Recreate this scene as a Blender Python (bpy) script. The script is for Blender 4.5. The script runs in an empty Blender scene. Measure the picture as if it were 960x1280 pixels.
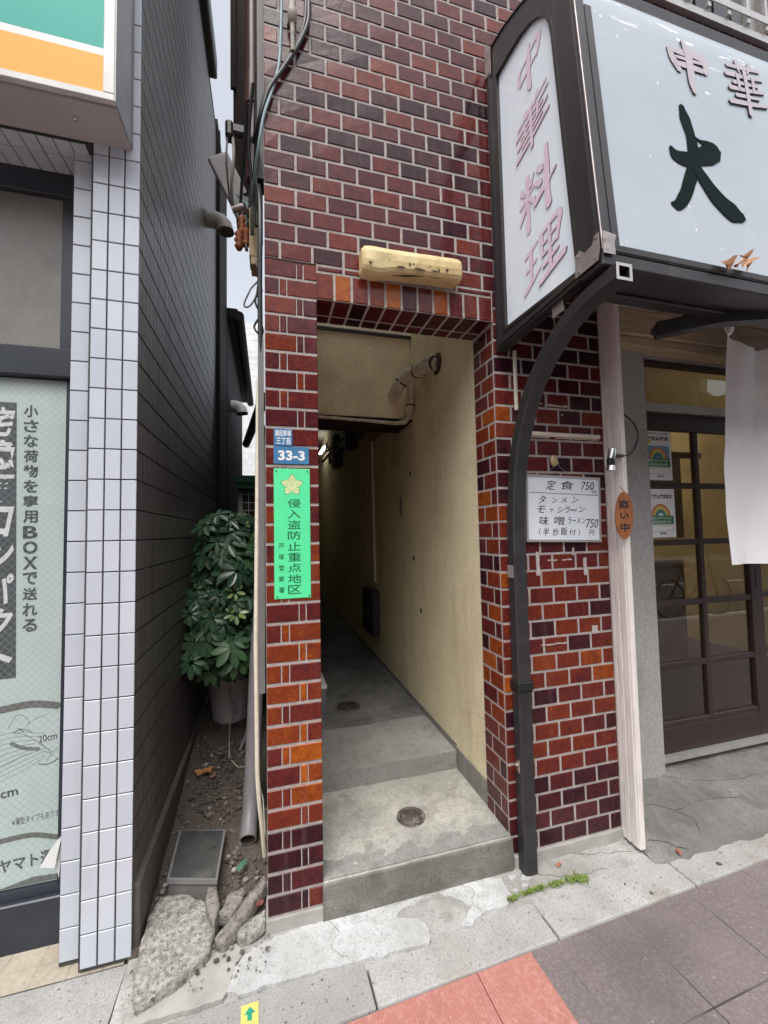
import bpy, bmesh, math, random
from mathutils import Vector, Matrix, noise as mnoise

# ------------------------------------------------------------------ camera, world, sun, exposure
SC = bpy.context.scene
COL = SC.collection
cam_data = bpy.data.cameras.new('camera')
cam = bpy.data.objects.new('camera', cam_data)
COL.objects.link(cam)
SC.camera = cam
YAW, PITCH, ROLL = 0.2727, 0.0514, -0.0199
fwd = Vector((math.sin(YAW)*math.cos(PITCH), math.cos(YAW)*math.cos(PITCH), math.sin(PITCH)))
rgt = Vector((math.cos(YAW), -math.sin(YAW), 0))
upv = rgt.cross(fwd)
r2 = rgt*math.cos(ROLL) + upv*math.sin(ROLL)
u2 = upv*math.cos(ROLL) - rgt*math.sin(ROLL)
mw = Matrix((r2, u2, -fwd)).transposed().to_4x4()
mw.translation = Vector((.0091, -1.5225, 1.2908))
cam.matrix_world = mw
cam_data.sensor_fit = 'AUTO'; cam_data.sensor_width = 36.0
cam_data.lens = 515.97/1280*36
cam_data.clip_start = .02; cam_data.clip_end = 800

SUN_EL, SUN_ROT = math.radians(62), math.radians(205)
world = bpy.data.worlds.new('World'); SC.world = world; world.use_nodes = True
wn = world.node_tree; wn.nodes.clear()
w_out = wn.nodes.new('ShaderNodeOutputWorld'); w_bg = wn.nodes.new('ShaderNodeBackground')
w_sky = wn.nodes.new('ShaderNodeTexSky'); w_hs = wn.nodes.new('ShaderNodeHueSaturation')
w_sky.sky_type = 'NISHITA'; w_sky.sun_disc = False
w_sky.sun_elevation = SUN_EL; w_sky.sun_rotation = SUN_ROT
w_sky.air_density = 1.0; w_sky.dust_density = 4.0; w_sky.ozone_density = 1.0
w_hs.inputs['Saturation'].default_value = .3
w_bg.inputs['Strength'].default_value = .15
wn.links.new(w_sky.outputs[0], w_hs.inputs['Color'])
wn.links.new(w_hs.outputs[0], w_bg.inputs['Color'])
wn.links.new(w_bg.outputs[0], w_out.inputs[0])
sun_d = bpy.data.lights.new('sun', 'SUN'); sun_d.energy = .7; sun_d.angle = math.radians(40)
sun_d.color = (1, .96, .9)
sun = bpy.data.objects.new('sun', sun_d); COL.objects.link(sun)
_az = SUN_ROT
sdir = Vector((math.sin(_az)*math.cos(SUN_EL), math.cos(_az)*math.cos(SUN_EL), math.sin(SUN_EL)))
sun.rotation_euler = (-sdir).to_track_quat('-Z', 'Y').to_euler()
SC.view_settings.view_transform = 'Standard'; SC.view_settings.look = 'None'
SC.view_settings.gamma = 1; SC.view_settings.use_curve_mapping = False
SC.view_settings.exposure = 1.05
SC.cycles.use_denoising = True
SC.cycles.max_bounces = 10; SC.cycles.transparent_max_bounces = 12
SC.cycles.sample_clamp_indirect = 6

R = random.Random(7)
def spline(P, steps):
    """smooth curve through the points, tangents scaled to each span so it never overshoots"""
    n = len(P); out = []; T = []
    for i in range(n):
        a = (P[i]-P[i-1]) if i else (P[1]-P[0]); b = (P[i+1]-P[i]) if i < n-1 else a
        la, lb = max(a.length, 1e-9), max(b.length, 1e-9)
        t = a/la*lb+b/lb*la
        T.append(t.normalized() if t.length > 1e-12 else a/la)
    for i in range(n-1):
        L_ = (P[i+1]-P[i]).length
        for k in range(steps):
            u = k/steps; h0 = 2*u**3-3*u*u+1; h1 = u**3-2*u*u+u; h2 = -2*u**3+3*u*u; h3 = u**3-u*u
            out.append(P[i]*h0+T[i]*L_*h1+P[i+1]*h2+T[i+1]*L_*h3)
    out.append(P[-1])
    return out

# ------------------------------------------------------------------ materials
def _nt(name):
    m = bpy.data.materials.new(name); m.use_nodes = True
    nt = m.node_tree
    return m, nt, nt.nodes['Principled BSDF']

def node(nt, typ, **kw):
    n = nt.nodes.new(typ)
    for k, v in kw.items():
        if k in n.inputs: n.inputs[k].default_value = v
        else: setattr(n, k, v)
    return n

def coords(nt, scale=(1, 1, 1)):
    tc = nt.nodes.new('ShaderNodeTexCoord'); mp = nt.nodes.new('ShaderNodeMapping')
    mp.inputs['Scale'].default_value = scale
    nt.links.new(tc.outputs['Object'], mp.inputs['Vector'])
    return mp.outputs[0]

def ramp(nt, fac, stops):
    r = nt.nodes.new('ShaderNodeValToRGB'); e = r.color_ramp.elements
    while len(e) < len(stops): e.new(.5)
    for el, (p, c) in zip(e, stops):
        el.position = p; el.color = (c[0], c[1], c[2], 1) if not isinstance(c, (int, float)) else (c, c, c, 1)
    nt.links.new(fac, r.inputs[0])
    return r.outputs[0]

def mixc(nt, fac, a, b, mode='MIX'):
    m = nt.nodes.new('ShaderNodeMix'); m.data_type = 'RGBA'; m.blend_type = mode
    for s, v in ((m.inputs[0], fac), (m.inputs[6], a), (m.inputs[7], b)):
        if hasattr(v, 'is_output'): nt.links.new(v, s)
        elif isinstance(v, (int, float)): s.default_value = v
        else: s.default_value = (v[0], v[1], v[2], 1)
    return m.outputs[2]

def noise(nt, co, scale, detail=5, rough=.55, dist=0):
    n = node(nt, 'ShaderNodeTexNoise', Scale=scale, Detail=detail, Roughness=rough, Distortion=dist)
    nt.links.new(co, n.inputs['Vector'])
    return n.outputs['Fac']

def math_(nt, op, a, b=None):
    m = nt.nodes.new('ShaderNodeMath'); m.operation = op
    for i, v in enumerate((a, b)):
        if v is None: continue
        if hasattr(v, 'is_output'): nt.links.new(v, m.inputs[i])
        else: m.inputs[i].default_value = v
    return m.outputs[0]

def bump(nt, bs, h, strength=.3, dist=.005):
    b = node(nt, 'ShaderNodeBump', Strength=strength, Distance=dist)
    nt.links.new(h, b.inputs['Height']); nt.links.new(b.outputs[0], bs.inputs['Normal'])
    return b

def mat(name, col, rough=.6, col2=None, scale=8, lo=.35, hi=.7, stretch=(1, 1, 1), bumps=None, metal=0, spec=.5,
        col3=None, scale3=2.0, lo3=.5, hi3=.75, rough2=None):
    """plain procedural material: base colour, a second colour through noise, a third through coarser noise"""
    m, nt, bs = _nt(name)
    bs.inputs['Roughness'].default_value = rough; bs.inputs['Metallic'].default_value = metal
    bs.inputs['Specular IOR Level'].default_value = spec
    co = coords(nt, stretch)
    if col2 is None: col2 = tuple(c*.8 for c in col)
    n1 = noise(nt, co, scale)
    f = ramp(nt, n1, [(lo, 0), (hi, 1)])
    c = mixc(nt, f, col, col2)
    if col3 is not None:
        f3 = ramp(nt, noise(nt, co, scale3, 6, .6, .3), [(lo3, 0), (hi3, 1)])
        c = mixc(nt, f3, c, col3)
    nt.links.new(c, bs.inputs['Base Color'])
    if rough2 is not None:
        r = nt.nodes.new('ShaderNodeMapRange')
        r.inputs[3].default_value = rough; r.inputs[4].default_value = rough2
        nt.links.new(f, r.inputs[0]); nt.links.new(r.outputs[0], bs.inputs['Roughness'])
    if bumps:
        bump(nt, bs, noise(nt, co, bumps[0], 6, .6), bumps[1], bumps[2] if len(bumps) > 2 else .003)
    return m

def tint_mat(name, stops, rough=.16, mott=(220, .5), wob=25, spec=.5, bstr=.12, rv=.9, streak=None):
    """glazed tile: per-tile colour comes from the 'tint' colour attribute of the mesh"""
    m, nt, bs = _nt(name)
    at = nt.nodes.new('ShaderNodeVertexColor'); at.layer_name = 'tint'
    sep = nt.nodes.new('ShaderNodeSeparateColor'); nt.links.new(at.outputs[0], sep.inputs[0])
    co = coords(nt)
    n1 = noise(nt, co, mott[0], 4, .6)
    n2 = noise(nt, co, wob, 3, .5)
    t = math_(nt, 'ADD', sep.outputs[0], math_(nt, 'MULTIPLY', math_(nt, 'SUBTRACT', n1, .5), mott[1]))
    t = math_(nt, 'ADD', t, math_(nt, 'MULTIPLY', math_(nt, 'SUBTRACT', n2, .5), mott[1]*.7))
    cc = ramp(nt, t, stops)
    if streak:   # rain streaks and dirt running down the face
        sc_, lo_, hi_, dirt_, amt_ = streak
        f_ = ramp(nt, noise(nt, coords(nt, (1, 1, .07)), sc_, 5, .6), [(lo_, 0), (hi_, 1)])
        f2_ = ramp(nt, noise(nt, co, 3.0, 4, .6), [(.4, .2), (.65, 1)])
        cc = mixc(nt, math_(nt, 'MULTIPLY', math_(nt, 'MULTIPLY', f_, f2_), amt_), cc, dirt_)
    nt.links.new(cc, bs.inputs['Base Color'])
    r = math_(nt, 'ADD', math_(nt, 'MULTIPLY', sep.outputs[1], rough*rv), rough*(1-rv*.5))
    nt.links.new(r, bs.inputs['Roughness'])
    bs.inputs['Specular IOR Level'].default_value = spec
    bump(nt, bs, math_(nt, 'ADD', noise(nt, co, 45, 3, .5), math_(nt, 'MULTIPLY', n1, .25)), bstr, .004)
    return m

BRICK = tint_mat('glazed_brick', [(0, (.014, .005, .008)), (.2, (.040, .010, .015)), (.45, (.100, .016, .016)),
                                  (.7, (.185, .034, .009)), (1, (.37, .098, .010))], .15, (100, .55), wob=30, spec=.24, bstr=.15,
                 streak=(26, .55, .8, (.20, .16, .155), .28))
WTILE = tint_mat('white_tile', [(0, (.50, .54, .605)), (1, (.56, .60, .665))], .16, (40, .3), bstr=.05, rv=.3, streak=(22, .52, .8, (.36, .36, .37), .35))
DTILE = tint_mat('dark_tile', [(0, (.115, .103, .097)), (1, (.135, .121, .114))], .40, (60, .5), bstr=.03, rv=.1, spec=.4, streak=(16, .45, .75, (.035, .033, .034), .6))
MORTAR = mat('mortar', (.45, .41, .39), .9, (.33, .295, .28), 40, bumps=(220, .8, .004), col3=(.30, .26, .24), scale3=5, lo3=.55, hi3=.75)
GROUT = mat('dark_grout', (.07, .068, .07), .9, (.045, .044, .045), 60)
GROUTD = mat('black_grout', (.018, .017, .018), .9, scale=60)
def _plaster():
    m, nt, bs = _nt('cream_plaster')
    co = coords(nt)
    c = mixc(nt, ramp(nt, noise(nt, co, 6, 6, .6), [(.35, 0), (.7, 1)]), (.80, .715, .49), (.72, .635, .42))
    st = ramp(nt, noise(nt, coords(nt, (1, 1, .16)), 7, 6, .65), [(.50, 0), (.74, 1)])
    c = mixc(nt, math_(nt, 'MULTIPLY', st, .38), c, (.42, .35, .22))
    sm_ = ramp(nt, noise(nt, co, 1.7, 5, .6, .5), [(.54, 0), (.74, 1)])
    c = mixc(nt, math_(nt, 'MULTIPLY', sm_, .5), c, (.36, .29, .18))
    pits = ramp(nt, noise(nt, co, 75, 3, .55), [(.30, 1), (.40, 0)])
    c = mixc(nt, math_(nt, 'MULTIPLY', pits, .7), c, (.30, .25, .15))
    nt.links.new(c, bs.inputs['Base Color']); bs.inputs['Roughness'].default_value = .9
    bump(nt, bs, noise(nt, co, 85, 5, .65), .7, .006)
    return m
PLASTER = _plaster()
PLASTER_D = mat('stained_plaster', (.46, .41, .29), .9, (.36, .31, .21), 4, bumps=(200, .4, .003))
GREYPAINT = mat('grey_dado', (.26, .25, .22), .85, (.17, .165, .15), 14, bumps=(200, .3, .002))
CONC = mat('concrete', (.36, .345, .325), .9, (.27, .26, .245), 10, .35, .7, bumps=(160, .55, .004),
           col3=(.20, .19, .175), scale3=3.2, lo3=.5, hi3=.75)
CONC_FOOT = mat('concrete_footing', (.40, .385, .36), .9, (.30, .29, .27), 14, bumps=(180, .5, .003))
JAMBC = mat('rough_render', (.46, .45, .435), .95, (.33, .325, .31), 70, .3, .7, bumps=(220, .9, .005),
            col3=(.24, .235, .22), scale3=3, lo3=.5, hi3=.8)
WOODW = mat('weathered_cream_wood', (.78, .735, .70), .7, (.64, .59, .545), 9, .4, .7, (8, 8, .7), bumps=(60, .25, .002),
            col3=(.34, .29, .24), scale3=7, lo3=.62, hi3=.8)
WOODH = mat('beige_lintel_wood', (.46, .37, .25), .7, (.34, .26, .17), 9, .4, .7, (.8, 8, 8), bumps=(60, .25, .002))
WOODD = mat('dark_brown_wood', (.040, .022, .019), .5, (.022, .012, .011), 12, .35, .7, (6, 6, .8), bumps=(80, .25, .002),
            col3=(.16, .12, .10), scale3=26, lo3=.68, hi3=.8)
ALU = mat('dull_aluminium', (.52, .51, .50), .42, (.42, .41, .40), 12, metal=.55)
BRONZE = mat('bronze_aluminium', (.020, .018, .020), .40, (.034, .030, .032), 9, .3, .7, (1, 1, .2), spec=.45,
             col3=(.085, .078, .08), scale3=9, lo3=.60, hi3=.85)
BLACKM = mat('black_steel', (.022, .021, .023), .42, (.035, .033, .035), 20, col3=(.08, .075, .075), scale3=18, lo3=.66, hi3=.8)
PLATE = mat('worn_steel_plate', (.42, .38, .37), .45, (.28, .24, .23), 30, metal=.6, col3=(.20, .10, .07), scale3=22, lo3=.6, hi3=.75)
NAVY = mat('navy_aluminium', (.022, .027, .038), .35, (.034, .04, .055), 6)
SIGNW = mat('white_acrylic', (.80, .87, .94), .14, (.76, .83, .91), 3, spec=.5, col3=(.62, .68, .74), scale3=4, lo3=.58, hi3=.8)
def _acryl():
    m, nt, bs = _nt('aged_acrylic_sky_streaks')
    co = coords(nt)
    co2 = coords(nt, (1, 6, 1))
    f = ramp(nt, noise(nt, co, 2.2, 4), [(.35, 0), (.7, 1)])
    c = mixc(nt, f, (.37, .42, .47), (.43, .475, .52))
    sp = ramp(nt, noise(nt, co, 20, 6, .62), [(.685, 0), (.71, 1)])
    sky_streak = ramp(nt, noise(nt, coords(nt, (1.0, 1, 5.5)), 7, 5, .6, .3), [(.60, 0), (.64, 1)])
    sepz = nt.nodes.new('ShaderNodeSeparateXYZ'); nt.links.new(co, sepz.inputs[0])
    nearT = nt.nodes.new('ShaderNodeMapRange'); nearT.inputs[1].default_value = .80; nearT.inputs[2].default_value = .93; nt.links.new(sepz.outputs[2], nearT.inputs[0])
    sp = math_(nt, 'MAXIMUM', sp, math_(nt, 'MULTIPLY', sky_streak, nearT.outputs[0]))  # peeling flecks plus sky-reflection streaks painted into the colour near the top
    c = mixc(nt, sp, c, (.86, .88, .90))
    nt.links.new(c, bs.inputs['Base Color'])
    bs.inputs['Roughness'].default_value = .16
    bump(nt, bs, noise(nt, co, 7, 3, .5), .10, .01)
    return m
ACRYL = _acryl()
PINK = mat('faded_pink_letters', (.72, .57, .66), .3, (.76, .63, .72), 20)
PINKD = mat('faded_mauve_letters', (.44, .38, .41), .3, (.48, .42, .45), 20)
INKK = mat('dark_green_black_letter', (.005, .012, .012), .6, (.008, .016, .016), 20, spec=.04)
INK = mat('black_ink', (.012, .012, .014), .6)
GREYINK = mat('grey_print', (.085, .095, .10), .5)
PAPERW = mat('white_paper', (.78, .80, .80), .7, (.72, .74, .74), 6)
POSTER = mat('pale_green_poster', (.56, .66, .64), .45, (.50, .60, .58), 4, col3=(.64, .70, .68), scale3=1.3)
WBOARD = mat('whiteboard', (.76, .82, .88), .25, (.72, .78, .85), 4)
GREENS = mat('fluorescent_green_plate', (.10, .78, .34), .4, (.09, .72, .32), 10)
GREEND = mat('dark_green_ink', (.004, .10, .035), .5)
CREAM_E = mat('cream_emblem', (.72, .80, .42), .5)
BLUEP = mat('blue_enamel', (.045, .17, .34), .35, (.06, .20, .38), 30, col3=(.22, .26, .30), scale3=24, lo3=.68, hi3=.78)
WHITEP = mat('white_paint', (.80, .80, .80), .5)
YELLOWC = mat('yellowed_plastic', (.70, .58, .31), .45, (.56, .42, .19), 9, .35, .7, col3=(.34, .24, .10), scale3=17, lo3=.60, hi3=.78, bumps=(40, .3, .004))
GRIME = mat('dark_grime', (.06, .045, .03), .9)
CREAMP = mat('cream_plastic', (.70, .66, .54), .45, (.58, .54, .42), 10, .4, .75, (1, 1, 3))
WOODO = mat('varnished_wood', (.34, .13, .045), .4, (.20, .07, .022), 18, .35, .7, (6, 6, 1))
CLOTH = mat('white_cotton', (.90, .89, .90), .9, (.86, .85, .87), 5, bumps=(420, .3, .0015), col3=(.78, .77, .78), scale3=3, lo3=.58, hi3=.8)
BAMBOO = mat('brown_bamboo', (.23, .11, .08), .45, (.14, .06, .045), 10)
TEAL = mat('teal_panel', (.010, .34, .28), .5, (.009, .32, .265), 4, spec=.25)
ORANGE = mat('amber_panel', (.74, .37, .05), .5, (.72, .36, .046), 4, spec=.25)
SIGNBOX = mat('white_sheet_metal', (.44, .425, .415), .5, (.38, .365, .355), 3, col3=(.30, .285, .275), scale3=2.2, lo3=.6, hi3=.85)
SIGNSIDE = mat('grey_sheet_metal', (.42, .425, .44), .4, (.29, .295, .31), 4)
PVC = mat('grey_pvc', (.25, .235, .245), .42, (.19, .178, .185), 8)
PVCD = mat('brown_pvc', (.105, .05, .045), .38, (.08, .038, .034), 8)
DARKB = mat('dark_brown_sheet', (.030, .018, .017), .8, (.022, .014, .013), 8, spec=.15)
RUBBER = mat('black_cable', (.012, .012, .014), .45)
CABLEB = mat('pale_blue_cable', (.24, .34, .36), .5)
CABLEW = mat('off_white_cable', (.55, .53, .46), .5, (.42, .40, .33), 20)
WRAP = mat('grimy_pipe_wrap', (.62, .57, .47), .75, (.40, .35, .27), 20, bumps=(60, .5, .004))
LAGB = mat('brown_box', (.16, .09, .055), .7)
DIRT = mat('damp_dirt', (.11, .088, .072), .97, (.135, .11, .09), 26, .35, .7, bumps=(90, .9, .012), col3=(.13, .11, .09), scale3=40, lo3=.58, hi3=.72)
PEB = tint_mat('pebble', [(0, (.06, .048, .042)), (.5, (.15, .125, .105)), (1, (.40, .37, .33))], .85, (90, .3), spec=.2)
ROCKM = mat('old_mortar_slab', (.54, .52, .47), .95, (.33, .315, .28), 45, .38, .60, bumps=(130, 1.0, .014), col3=(.19, .18, .155), scale3=75, lo3=.52, hi3=.64)
ROCKG = mat('grey_mortar_chunk', (.36, .335, .30), .95, (.20, .185, .165), 40, bumps=(130, 1.0, .012), col3=(.12, .11, .10), scale3=80, lo3=.55, hi3=.66)
CASTI = mat('cast_iron', (.13, .11, .095), .6, (.07, .06, .055), 40, metal=.4, bumps=(140, .6, .003), col3=(.30, .27, .22), scale3=30, lo3=.5, hi3=.7)
LIDM = mat('box_lid', (.115, .12, .115), .42, (.075, .08, .078), 14, metal=.3, col3=(.20, .20, .18), scale3=9, lo3=.5, hi3=.75, bumps=(120, .2, .002))
LEAFM = tint_mat('glossy_leaf', [(0, (.026, .066, .036)), (.5, (.062, .145, .070)), (.8, (.10, .21, .07)), (1, (.30, .42, .09))], .32, (40, .15), bstr=.05)
POTM = mat('grey_plastic_pot', (.80, .79, .78), .6, (.70, .69, .67), 8, col3=(.26, .24, .22), scale3=12, lo3=.55, hi3=.75)
STEMM = mat('plant_stem', (.07, .055, .035), .8)
DRYLEAF = mat('dry_leaf', (.50, .24, .07), .8, (.34, .15, .05), 40)
DRYPINK = mat('pale_dry_leaf', (.58, .34, .19), .8, (.45, .24, .13), 60)
MOSSM = mat('moss', (.24, .32, .07), .95, (.13, .19, .04), 60)
YELLOWS = mat('yellow_sticker', (.70, .60, .16), .6)
GREENG = mat('green_arrow', (.02, .30, .18), .6)
GREENBOX = mat('green_tarp', (.006, .075, .030), .5, (.004, .055, .022), 8)
INTERIOR = mat('shop_wall', (.60, .44, .18), .8, (.52, .37, .14), 3, col3=(.36, .25, .10), scale3=1.6)
INTFLOOR = mat('shop_floor', (.075, .055, .045), .5, (.055, .042, .035), 6)
CURTAIN = mat('brown_curtain', (.15, .095, .035), .9)
STEELC = mat('chrome', (.65, .64, .62), .2, metal=1)
TRANSL = None

def _glass(name, tint=(1, 1, 1), rough=.0, refl=1.0):
    m = bpy.data.materials.new(name); m.use_nodes = True
    nt = m.node_tree; nt.nodes.clear()
    out = nt.nodes.new('ShaderNodeOutputMaterial'); mx = nt.nodes.new('ShaderNodeMixShader')
    tr = nt.nodes.new('ShaderNodeBsdfTransparent'); gl = nt.nodes.new('ShaderNodeBsdfGlossy')
    fr = nt.nodes.new('ShaderNodeLayerWeight'); fr.inputs[0].default_value = .5   # 'Facing' is the same from both sides of the pane
    tr.inputs[0].default_value = (*tint, 1); gl.inputs['Roughness'].default_value = rough
    f = math_(nt, 'POWER', fr.outputs['Facing'], 5.0)
    f = math_(nt, 'ADD', math_(nt, 'MULTIPLY', f, .88), .115*refl)
    nt.links.new(f, mx.inputs[0]); nt.links.new(tr.outputs[0], mx.inputs[1]); nt.links.new(gl.outputs[0], mx.inputs[2])
    nt.links.new(mx.outputs[0], out.inputs[0])
    return m
GLASS = _glass('window_glass', (.78, .76, .70))
GLASSD = _glass('upper_window_glass', (.55, .62, .58), .02)
def _frost():
    m, nt, bs = _nt('dusty_figured_glass')
    co = coords(nt)
    f = ramp(nt, noise(nt, co, 5, 6, .6), [(.35, 0), (.7, 1)])
    g = ramp(nt, noise(nt, co, 160, 3, .5), [(.4, 0), (.6, 1)])
    c = mixc(nt, f, (.21, .20, .18), (.32, .305, .275))
    c = mixc(nt, math_(nt, 'MULTIPLY', g, .35), c, (.15, .145, .13))
    nt.links.new(c, bs.inputs['Base Color']); bs.inputs['Roughness'].default_value = .32
    bump(nt, bs, noise(nt, co, 120, 3), .25, .003)
    return m
FROST = _frost()
def _translucent():
    m = bpy.data.materials.new('milky_roof_sheet'); m.use_nodes = True
    nt = m.node_tree; nt.nodes.clear()
    out = nt.nodes.new('ShaderNodeOutputMaterial'); mx = nt.nodes.new('ShaderNodeMixShader')
    a = nt.nodes.new('ShaderNodeBsdfTranslucent'); b = nt.nodes.new('ShaderNodeBsdfTransparent')
    a.inputs[0].default_value = (.96, .97, .97, 1); b.inputs[0].default_value = (.97, .97, .97, 1)
    mx.inputs[0].default_value = .9
    nt.links.new(a.outputs[0], mx.inputs[1]); nt.links.new(b.outputs[0], mx.inputs[2]); nt.links.new(mx.outputs[0], out.inputs[0])
    return m
TRANSL = _translucent()
def _tube_light():
    m, nt, bs = _nt('lit_tube')
    bs.inputs['Emission Color'].default_value = (1, .97, .85, 1); bs.inputs['Emission Strength'].default_value = 7
    return m
LIT = _tube_light()

def _paving(name, c1, c2, c3, px, py, jw, jdark, rib=.009):
    m, nt, bs = _nt(name)
    tc = nt.nodes.new('ShaderNodeTexCoord'); sp = nt.nodes.new('ShaderNodeSeparateXYZ')
    nt.links.new(tc.outputs['Object'], sp.inputs[0]); co = tc.outputs['Object']
    x, y = sp.outputs[0], sp.outputs[1]
    fx = math_(nt, 'FRACT', math_(nt, 'DIVIDE', x, px)); fy = math_(nt, 'FRACT', math_(nt, 'DIVIDE', y, py))
    j = math_(nt, 'MAXIMUM', math_(nt, 'LESS_THAN', fx, jw/px), math_(nt, 'LESS_THAN', fy, jw/py))
    c = mixc(nt, ramp(nt, noise(nt, co, 3.5, 6, .6), [(.35, 0), (.68, 1)]), c1, c2)
    c = mixc(nt, ramp(nt, noise(nt, co, 90, 4, .6), [(.45, 0), (.72, 1)]), c, c3)
    # each slab its own shade
    wn_ = nt.nodes.new('ShaderNodeTexWhiteNoise'); wn_.noise_dimensions = '2D'
    cb = nt.nodes.new('ShaderNodeCombineXYZ')
    nt.links.new(math_(nt, 'FLOOR', math_(nt, 'DIVIDE', x, px)), cb.inputs[0])
    nt.links.new(math_(nt, 'FLOOR', math_(nt, 'DIVIDE', y, py)), cb.inputs[1])
    nt.links.new(cb.outputs[0], wn_.inputs['Vector'])
    c = mixc(nt, math_(nt, 'MULTIPLY', wn_.outputs[0], .12), c, tuple(v*.6 for v in c1))
    spk = ramp(nt, noise(nt, co, 130, 2, .5), [(.735, 0), (.75, 1)])
    dk_ = ramp(nt, noise(nt, co, 1.3, 5, .6, .4), [(.48, 0), (.68, 1)])
    c = mixc(nt, math_(nt, 'MULTIPLY', dk_, .45), c, tuple(v*.55 for v in c2))
    c = mixc(nt, spk, c, (.5, .48, .45))
    jf = math_(nt, 'MULTIPLY', j, ramp(nt, noise(nt, co, 2.2, 3), [(.47, .06), (.64, 1)]))
    c = mixc(nt, jf, c, jdark)
    w = math_(nt, 'SINE', math_(nt, 'MULTIPLY', x, 2*math.pi/rib))
    w = math_(nt, 'MULTIPLY', w, ramp(nt, noise(nt, co, 5, 3), [(.3, .35), (.6, 1)]))
    c = mixc(nt, math_(nt, 'MULTIPLY', math_(nt, 'LESS_THAN', w, -.35), .16), c, tuple(v*.4 for v in c1))
    nt.links.new(c, bs.inputs['Base Color']); bs.inputs['Roughness'].default_value = .85
    h = math_(nt, 'SUBTRACT', math_(nt, 'MULTIPLY', w, .35), math_(nt, 'MULTIPLY', jf, 2.0))
    h = math_(nt, 'ADD', h, math_(nt, 'MULTIPLY', noise(nt, co, 160, 4, .6), .9))
    bump(nt, bs, h, .5, .002)
    return m
PAVE = _paving('ribbed_grey_paving', (.195, .162, .158), (.152, .123, .122), (.25, .218, .21), .3, .3, .005, (.05, .045, .044))
PAVER = _paving('ribbed_red_paving', (.45, .185, .155), (.38, .15, .125), (.52, .265, .225), .205, .6, .004, (.17, .06, .05))
PAVEB = _paving('beige_tile_paving', (.46, .40, .32), (.40, .345, .27), (.53, .48, .40), .10, .10, .004, (.17, .14, .11), rib=.4)
ASPH = mat('asphalt', (.055, .054, .055), .9, (.042, .041, .042), 60, bumps=(260, .6, .004))

def _kerbmat():
    m, nt, bs = _nt('kerb_concrete')
    co = coords(nt)
    c = mixc(nt, ramp(nt, noise(nt, co, 7, 6, .6), [(.35, 0), (.7, 1)]), (.50, .495, .48), (.37, .365, .355))
    at = nt.nodes.new('ShaderNodeVertexColor'); at.layer_name = 'tint'
    sep = nt.nodes.new('ShaderNodeSeparateColor'); nt.links.new(at.outputs[0], sep.inputs[0])
    c = mixc(nt, math_(nt, 'MULTIPLY', sep.outputs[0], .6), c, (.20, .195, .19))
    st = ramp(nt, noise(nt, co, 2.6, 4, .5), [(.54, 0), (.68, 1)])
    c = mixc(nt, math_(nt, 'MULTIPLY', st, .62), c, (.24, .175, .105))
    pit = ramp(nt, noise(nt, co, 70, 3, .5), [(.30, 1), (.36, 0)])
    c = mixc(nt, pit, c, (.10, .095, .09))
    c = mixc(nt, math_(nt, 'MULTIPLY', ramp(nt, noise(nt, co, 220, 2), [(.4, 0), (.65, 1)]), .5), c, (.19, .185, .18))
    gum = ramp(nt, noise(nt, co, 17, 1, .3), [(.235, 1), (.245, 0)])
    c = mixc(nt, gum, c, (.06, .06, .06))
    nt.links.new(c, bs.inputs['Base Color']); bs.inputs['Roughness'].default_value = .9
    bump(nt, bs, noise(nt, co, 150, 6, .65), .5, .004)
    return m
KERB = _kerbmat()
def _step(name, pale, dark, moss):
    m, nt, bs = _nt(name)
    co = coords(nt)
    a = ramp(nt, noise(nt, co, 3.0, 7, .62, .4), [(.38, 0), (.62, 1)])
    c = mixc(nt, a, pale, dark)
    b = ramp(nt, noise(nt, co, 9, 6, .6, .5), [(.52, 0), (.7, 1)])
    c = mixc(nt, math_(nt, 'MULTIPLY', b, .7), c, moss)
    g = ramp(nt, noise(nt, co, 140, 4, .6), [(.5, 0), (.68, 1)])
    c = mixc(nt, math_(nt, 'MULTIPLY', g, .7), c, tuple(v*.5 for v in dark))
    bl = ramp(nt, noise(nt, co, 22, 6, .7), [(.50, 0), (.66, 1)])
    c = mixc(nt, math_(nt, 'MULTIPLY', bl, .55), c, tuple(v*.62 for v in dark))
    sp = ramp(nt, noise(nt, co, 95, 2, .5), [(.735, 0), (.76, 1)])
    c = mixc(nt, sp, c, tuple(min(.6, v*1.5) for v in pale))
    bg = ramp(nt, noise(nt, co, 1.6, 6, .6, .6), [(.42, 0), (.66, 1)])
    c = mixc(nt, math_(nt, 'MULTIPLY', bg, .45), c, moss)
    nt.links.new(c, bs.inputs['Base Color']); bs.inputs['Roughness'].default_value = .88
    bump(nt, bs, math_(nt, 'ADD', noise(nt, co, 26, 5), math_(nt, 'MULTIPLY', noise(nt, co, 180, 5, .6), .5)), .45, .006)
    return m
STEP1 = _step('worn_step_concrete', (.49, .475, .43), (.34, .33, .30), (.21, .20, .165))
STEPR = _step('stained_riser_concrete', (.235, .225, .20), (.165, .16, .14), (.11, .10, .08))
STEPP = _step('step_repair_cement', (.33, .325, .305), (.26, .255, .24), (.18, .177, .165))
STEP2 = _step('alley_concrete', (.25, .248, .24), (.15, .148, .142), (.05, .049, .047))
APRON = _step('apron_concrete', (.47, .465, .445), (.35, .342, .325), (.22, .215, .19))
CEMENT = _step('white_cement_patch', (.60, .615, .62), (.47, .48, .48), (.36, .355, .34))
SHOPG = _step('forecourt_concrete', (.27, .26, .243), (.17, .163, .154), (.10, .092, .083))

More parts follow.
